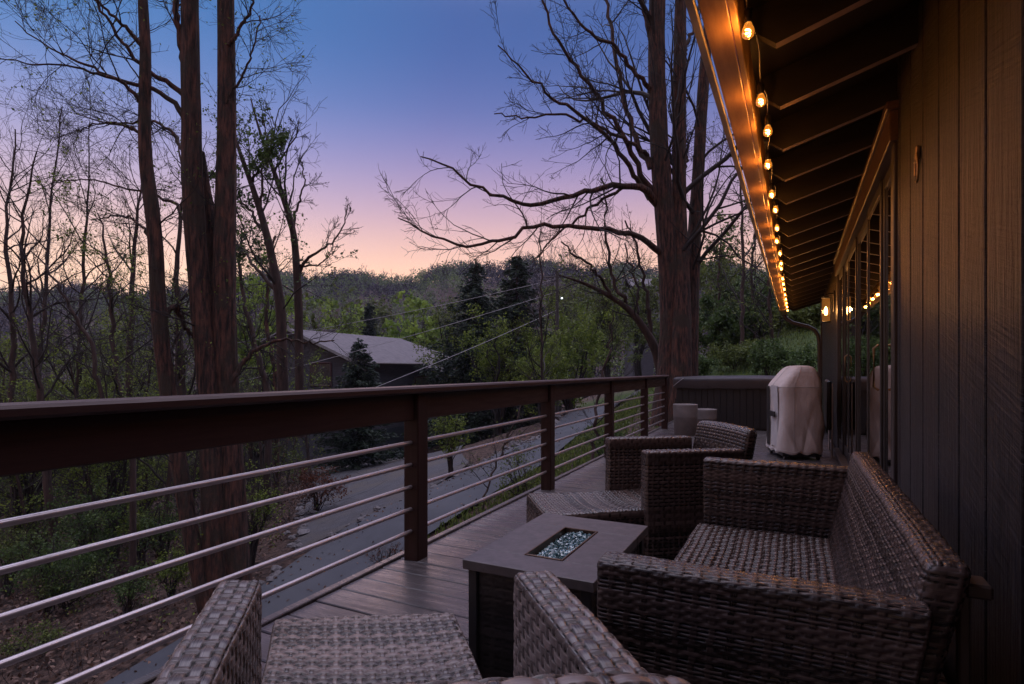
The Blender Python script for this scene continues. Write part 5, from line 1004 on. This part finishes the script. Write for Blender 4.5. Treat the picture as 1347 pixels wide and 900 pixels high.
# bare trunks standing along the ridge
rng = np.random.default_rng(95); n = 700; t = rng.uniform(-1.2, .9, n); d = rng.uniform(300, 350, n); l = t * d; zg = gz(l, d); H = rng.uniform(6, 11, n) + 7 * np.clip(np.sin(l * .045) * np.sin(l * .013 + 1), 0, 1) * rng.uniform(.3, 1, n); base = np.stack([CT * l - ST * d, ST * l + CT * d, zg], 1)
s = np.linspace(0, 1, 5); C = base[:, None] + np.stack([rng.normal(0, .25, (n, 5)), rng.normal(0, .25, (n, 5)), H[:, None] * s], -1); rr = .16 * (1 - .7 * s)[None] * np.ones((n, 1)); mb = MB(); mb.tubes(C, rr, 4, cap=False)
K, Kr = spawn(C, rr, 8, (20, 55), .4, .1, .15, 4, .7, rng, .3, .05); mb.tubes(K, Kr, 3, cap=False); K2, K2r = spawn(K, Kr, 3, (20, 55), .6, .1, .15, 3, .8, rng, .3, .04); mb.tubes(K2, K2r, 3, cap=False)
o = mb.build('ridge_woods', 'twig'); tag(o, 'leafless trees standing in a fringe along the far ridge', 'woods', kind='stuff')
# blue mountain beyond
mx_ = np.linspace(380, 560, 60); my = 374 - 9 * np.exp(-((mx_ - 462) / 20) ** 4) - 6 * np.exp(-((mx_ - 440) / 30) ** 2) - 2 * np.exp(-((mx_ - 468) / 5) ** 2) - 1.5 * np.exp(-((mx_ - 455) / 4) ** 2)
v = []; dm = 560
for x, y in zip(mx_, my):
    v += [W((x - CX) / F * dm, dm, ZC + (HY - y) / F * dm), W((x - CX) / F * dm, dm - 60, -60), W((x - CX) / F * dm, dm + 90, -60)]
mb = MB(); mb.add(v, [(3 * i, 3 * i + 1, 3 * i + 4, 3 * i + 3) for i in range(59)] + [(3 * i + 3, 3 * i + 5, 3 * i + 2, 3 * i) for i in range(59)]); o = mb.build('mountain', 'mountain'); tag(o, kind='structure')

# ---------------------------------------------------------------- stones along the road edge
rng = np.random.default_rng(41); protos = []
import bmesh
for k in range(4):
    bm = bmesh.new(); bmesh.ops.create_icosphere(bm, subdivisions=2, radius=1)
    for vv in bm.verts:
        c = vv.co; f = 1 + .28 * math.sin(3.1 * c.x + 2 * k) * math.cos(2.7 * c.y + k) + .16 * math.sin(6 * c.z + 5 * c.x + k); vv.co = Vector((c.x * f, c.y * f * .8, c.z * f * .55))
    me = bpy.data.meshes.new('stone'); bm.to_mesh(me); bm.free(); me.materials.append(M['rock']); protos.append(me)
RLc = curve_pts(RL, 400); DRV = curve_pts([(-4.6, 11.9, 0), (-6.6, 18, 0), (-8.6, 24, 0)], 60)
for i in range(120):
    s = RLc[rng.integers(40, 190)] if i < 86 else DRV[rng.integers(0, 40)]; off = rng.normal(.12, .22); l, d = s[0] - off * .7, s[1] + off * .7; r = rng.uniform(.05, .13) * (1.7 if i % 9 == 0 else 1)
    o = bpy.data.objects.new('stone', protos[i % 4]); COL.objects.link(o); o.location = ground_pt(l, d, .02 + r * .2); o.scale = (r, r * rng.uniform(.8, 1.3), r * rng.uniform(.7, 1.1)); o.rotation_euler = (rng.uniform(-.3, .3), rng.uniform(-.3, .3), rng.uniform(0, 6))
    tag(o, 'rough grey stone lying along the left edge of the road', 'stone', 'stones along the road edge')

# ---------------------------------------------------------------- lower house
hb = thing('lower_house', 'grey gabled house with broad shingle roof standing down the slope past the road', 'house', W(-11, 36, -4.8))
Ra = np.array(pl(376, 432, 33.)); rdv = np.array((.40, .9165)); pv = np.array((.9165, -.40)); Lr = 11.5; hw = 5.0; rz = Ra[2]; ez = rz - 2.0
def hp(s, q, z): p = Ra[:2] + rdv * s + pv * q; return np.array(W(p[0], p[1], z))
gzb = -5.2
mb = MB(); v = [hp(.5, -1.5, gzb), hp(.5, hw - .5, gzb), hp(.5, hw - .5, ez - .05), hp(.5, 0, rz - .22), hp(.5, -1.5, rz - .8)]; mb.add(v[:4] , [(0, 1, 2, 3)]); mb.add([v[0], v[3], v[4]], [(0, 1, 2)])
mb.add([hp(.5, hw - .5, gzb), hp(Lr + 1.5, hw - .5, gzb), hp(Lr + 1.5, hw - .5, ez - .05), hp(.5, hw - .5, ez - .05)], [(0, 1, 2, 3)]); mb.add([hp(Lr + 1.5, hw - .5, gzb), hp(Lr + 1.5, -1.5, gzb), hp(Lr + 1.5, -1.5, rz - .9), hp(Lr + 1.5, hw - .5, ez - .1)], [(0, 1, 2, 3)]); mb.add([hp(Lr + 1.5, -1.5, gzb), hp(.5, -1.5, gzb), hp(.5, -1.5, rz - .8), hp(Lr + 1.5, -1.5, rz - .8)], [(0, 1, 2, 3)])
mb.build('wall', 'house_siding', hb, smooth=False)
mb = MB(); E0 = [hp(0, 0, rz), hp(Lr, 0, rz), hp(Lr + 3., hw, ez), hp(0, hw, ez), hp(Lr + 1., -1.9, rz - .75), hp(0, -1.9, rz - .75)]
E1 = [p - np.array((0, 0, .14)) for p in E0]; mb.add(E0 + E1, [(0, 3, 2, 1), (0, 1, 4, 5), (6, 7, 8, 9), (6, 11, 10, 7), (0, 6, 9, 3), (5, 11, 6, 0), (3, 9, 8, 2), (2, 8, 10, 4), (4, 10, 11, 5)]); mb.add([E0[1], E0[2], E0[4]], [(0, 1, 2)]); mb.build('roof', 'shingle', hb, smooth=False)
mb = MB(); q0 = [hp(6.2, hw - .6, ez + .1), hp(Lr + 3.4, hw - .6, ez + .1), hp(Lr + 3.4, hw + 2.2, ez - .62), hp(6.2, hw + 2.2, ez - .62)]; q1 = [p - np.array((0, 0, .13)) for p in q0]; mb.add(q0 + q1, [(0, 3, 2, 1), (4, 5, 6, 7), (0, 1, 5, 4), (1, 2, 6, 5), (2, 3, 7, 6), (3, 0, 4, 7)]); mb.build('porch_roof', 'shingle', hb, smooth=False)
for s in (6.5, 9., 11.5, Lr + 3.1):
    a, b = hp(s, hw + 2.0, gzb + 1), hp(s, hw + 2.0, ez - .7); mb = MB(); mb.tubes(np.array([a, b]), np.full(2, .09), 4); mb.build('porch_post', 'planter', hb, smooth=False)
for s, w2 in ((-.02, 0.),):
    for sg in (-1, 1):
        a, b = hp(-.02, 0, rz - .05), (hp(-.02, hw, ez - .05) if sg > 0 else hp(-.02, -1.9, rz - .8)); mb = MB(); mb.tubes(np.array([a, b]), np.full(2, .12), 4); mb.build('barge_board', 'pole', hb, smooth=False)
def hwin(s, q, z0, z1, w, face):
    if face == 'gable': c = [hp(.46, q - w / 2, z0), hp(.46, q + w / 2, z0), hp(.46, q + w / 2, z1), hp(.46, q - w / 2, z1)]; o3 = -np.array([*(np.array(W(*rdv, 0))[:2]), 0]) 
    else: c = [hp(s - w / 2, hw - .46, z0), hp(s + w / 2, hw - .46, z0), hp(s + w / 2, hw - .46, z1), hp(s - w / 2, hw - .46, z1)]; o3 = np.array([*(np.array(W(*pv, 0))[:2]), 0])
    c = [np.array(p) for p in c]; mb = MB()
    for a, b in ((0, 1), (1, 2), (2, 3), (3, 0)): mb.tubes(np.array([c[a], c[b]]), np.full(2, .07), 4)
    m_ = (c[0] + c[1]) / 2, (c[3] + c[2]) / 2; mb.tubes(np.array(m_), np.full(2, .035), 4); f = mb.build('window', 'red_trim', hb, smooth=False)
    mb = MB(); mb.add([p + o3 * .015 for p in c], [(0, 1, 2, 3)]); mb.build('pane', 'win_far', f, smooth=False)
for s0, s1, qq, zz_ in ((0., Lr + 3., hw + .05, ez - .06), (6.2, Lr + 3.4, hw + 2.25, ez - .68)):
    mb = MB(); mb.tubes(np.array([hp(s0, qq, zz_), hp(s1, qq, zz_)]), np.full(2, .075), 6); mb.build('gutter', 'planter', hb)
hwin(0, 2.2, ez - 1.35, ez - .05, 1.5, 'gable'); hwin(7.5, 0, ez - 1.9, ez - .9, 1.6, 's'); hwin(11, 0, ez - 1.9, ez - .9, 1.6, 's')
for s in (2.2, 4.6):
    mb = MB(); c = [hp(s - 1, hw - .47, gzb + .2), hp(s + 1, hw - .47, gzb + .2), hp(s + 1, hw - .47, gzb + 2.6), hp(s - 1, hw - .47, gzb + 2.6)]; nn = np.array([*(np.array(W(*pv, 0))[:2]), 0]) * .06; mb.add(c + [p + nn for p in c], [(4, 5, 6, 7), (0, 4, 7, 3), (1, 2, 6, 5), (3, 7, 6, 2), (0, 1, 5, 4)]); mb.build('garage_door', 'teal_wall', hb, smooth=False)
mb = MB(); mb.bbox((-.35, -.35, 0), (.35, .35, 1.0), .02, f=lambda p: p + hp(5, -1.2, rz - .7)); mb.build('chimney', 'rock', hb, smooth=False)

# small far house with a lit window seen between the branches
fh = thing('far_house', 'small far house with pale wall glimpsed through branches left of the big trunk', 'house', PX(846, 395, 70))
cx_, cd_ = (846 - CX) / F * 70, 70.; zf = float(gz(cx_, cd_)); zt = ZC + (HY - 366) / F * 70
mb = MB(); 
def fp(a, b, z): return np.array(W(cx_ + a, cd_ + b, z))
w_ = 1.3; mb.add([fp(-w_, 0, zf - 1), fp(w_, 0, zf - 1), fp(w_, 0, zt - 1), fp(-w_, 0, zt - 1), fp(-w_, 5, zf - 1), fp(w_, 5, zf - 1), fp(w_, 5, zt - 1), fp(-w_, 5, zt - 1)], [(0, 1, 2, 3), (1, 5, 6, 2), (5, 4, 7, 6), (4, 0, 3, 7)]); mb.build('wall', 'house_siding', fh, smooth=False)
mb = MB(); mb.add([fp(-w_ - .3, -.3, zt - 1.05), fp(w_ + .3, -.3, zt - 1.05), fp(w_ + .3, 2.5, zt + .3), fp(-w_ - .3, 2.5, zt + .3), fp(w_ + .3, 5.3, zt - 1.05), fp(-w_ - .3, 5.3, zt - 1.05)], [(0, 1, 2, 3), (3, 2, 4, 5)]); mb.build('roof', 'shingle', fh, smooth=False)
for a in (-.9, .5):
    mb = MB(); mb.box((-.25, -.3, -.35), (.25, .3, .35)); mb.v[-1] = mb.v[-1] * .42 + fp(a * .7, -.02, zt - 2.0); mb.build('lit_window', 'cool_lamp', fh, smooth=False)

# ---------------------------------------------------------------- utility pole and wires
dp = 26.5; pb = np.array(PX(733, 412, dp)); lx_ = (733 - CX) / F * dp; zg_ = float(gz(lx_, dp)); ptop = ZC + (HY - 357) / F * dp
up = thing('utility_pole', 'dark wooden utility pole with crossarm and small lamp among the trees', 'utility pole', W(lx_, dp, zg_))
mb = MB(); mb.tubes(np.array([W(lx_, dp, zg_ - .3), W(lx_, dp, (zg_ + ptop) / 2), W(lx_, dp, ptop)]), np.array([.1, .085, .07]), 10); mb.build('shaft', 'pole', up)
za = ZC + (HY - 364) / F * dp; mb = MB(); mb.tubes(np.array([W(lx_ - .7, dp + .1, za), W(lx_ + .7, dp - .1, za)]), np.full(2, .035), 4); mb.build('crossarm', 'pole', up, smooth=False)
lz_ = ZC + (HY - 393) / F * dp; mb = MB(); mb.tubes(np.array([W(lx_, dp, lz_ + .15), W(lx_ + .1, dp - .1, lz_ + .18), W(lx_ + .2, dp - .2, lz_ + .06)]), np.full(3, .014), 6); mb.build('lamp_arm', 'pole', up)
mb = MB(); mb.lathe([(0, .045), (.03, .04), (.045, 0), (.04, -.03), (0, -.04)], W(lx_ + .2, dp - .2, lz_), 14); mb.build('lamp', 'cool_lamp', up)
for a, b, da, db, sag, lb in (((732, 384), (342, 494), dp, 20, .2, 'pale overhead wire sagging from the pole across the lower house roof'), ((732, 367), (350, 443), dp, 22, .25, 'thin overhead wire running from the pole top above the roof ridge'), ((732, 408), (474, 516), dp, 17, .16, 'lowest overhead wire slanting from the pole down to the railing')):
    p, q = np.array(PX(*a, da)), np.array(PX(*b, db)); dirq = q - p; q2 = q + dirq * .12; s = np.linspace(0, 1, 40)[:, None]; P = p + (q2 - p) * s; P[:, 2] -= (sag * 4 * s * (1 - s))[:, 0] * .6
    mb = MB(); rr_ = .011 * np.linspace(1.1, .75, 40); mb.tubes(P, rr_, 5); o = mb.build('power_line', 'wire'); tag(o, lb, 'wire')

# ---------------------------------------------------------------- evening air
mb = MB(); mb.box((-1480, -330, -61.5), (910, 1190, 101)); o = mb.build('haze', 'haze', smooth=False); tag(o, kind='stuff')
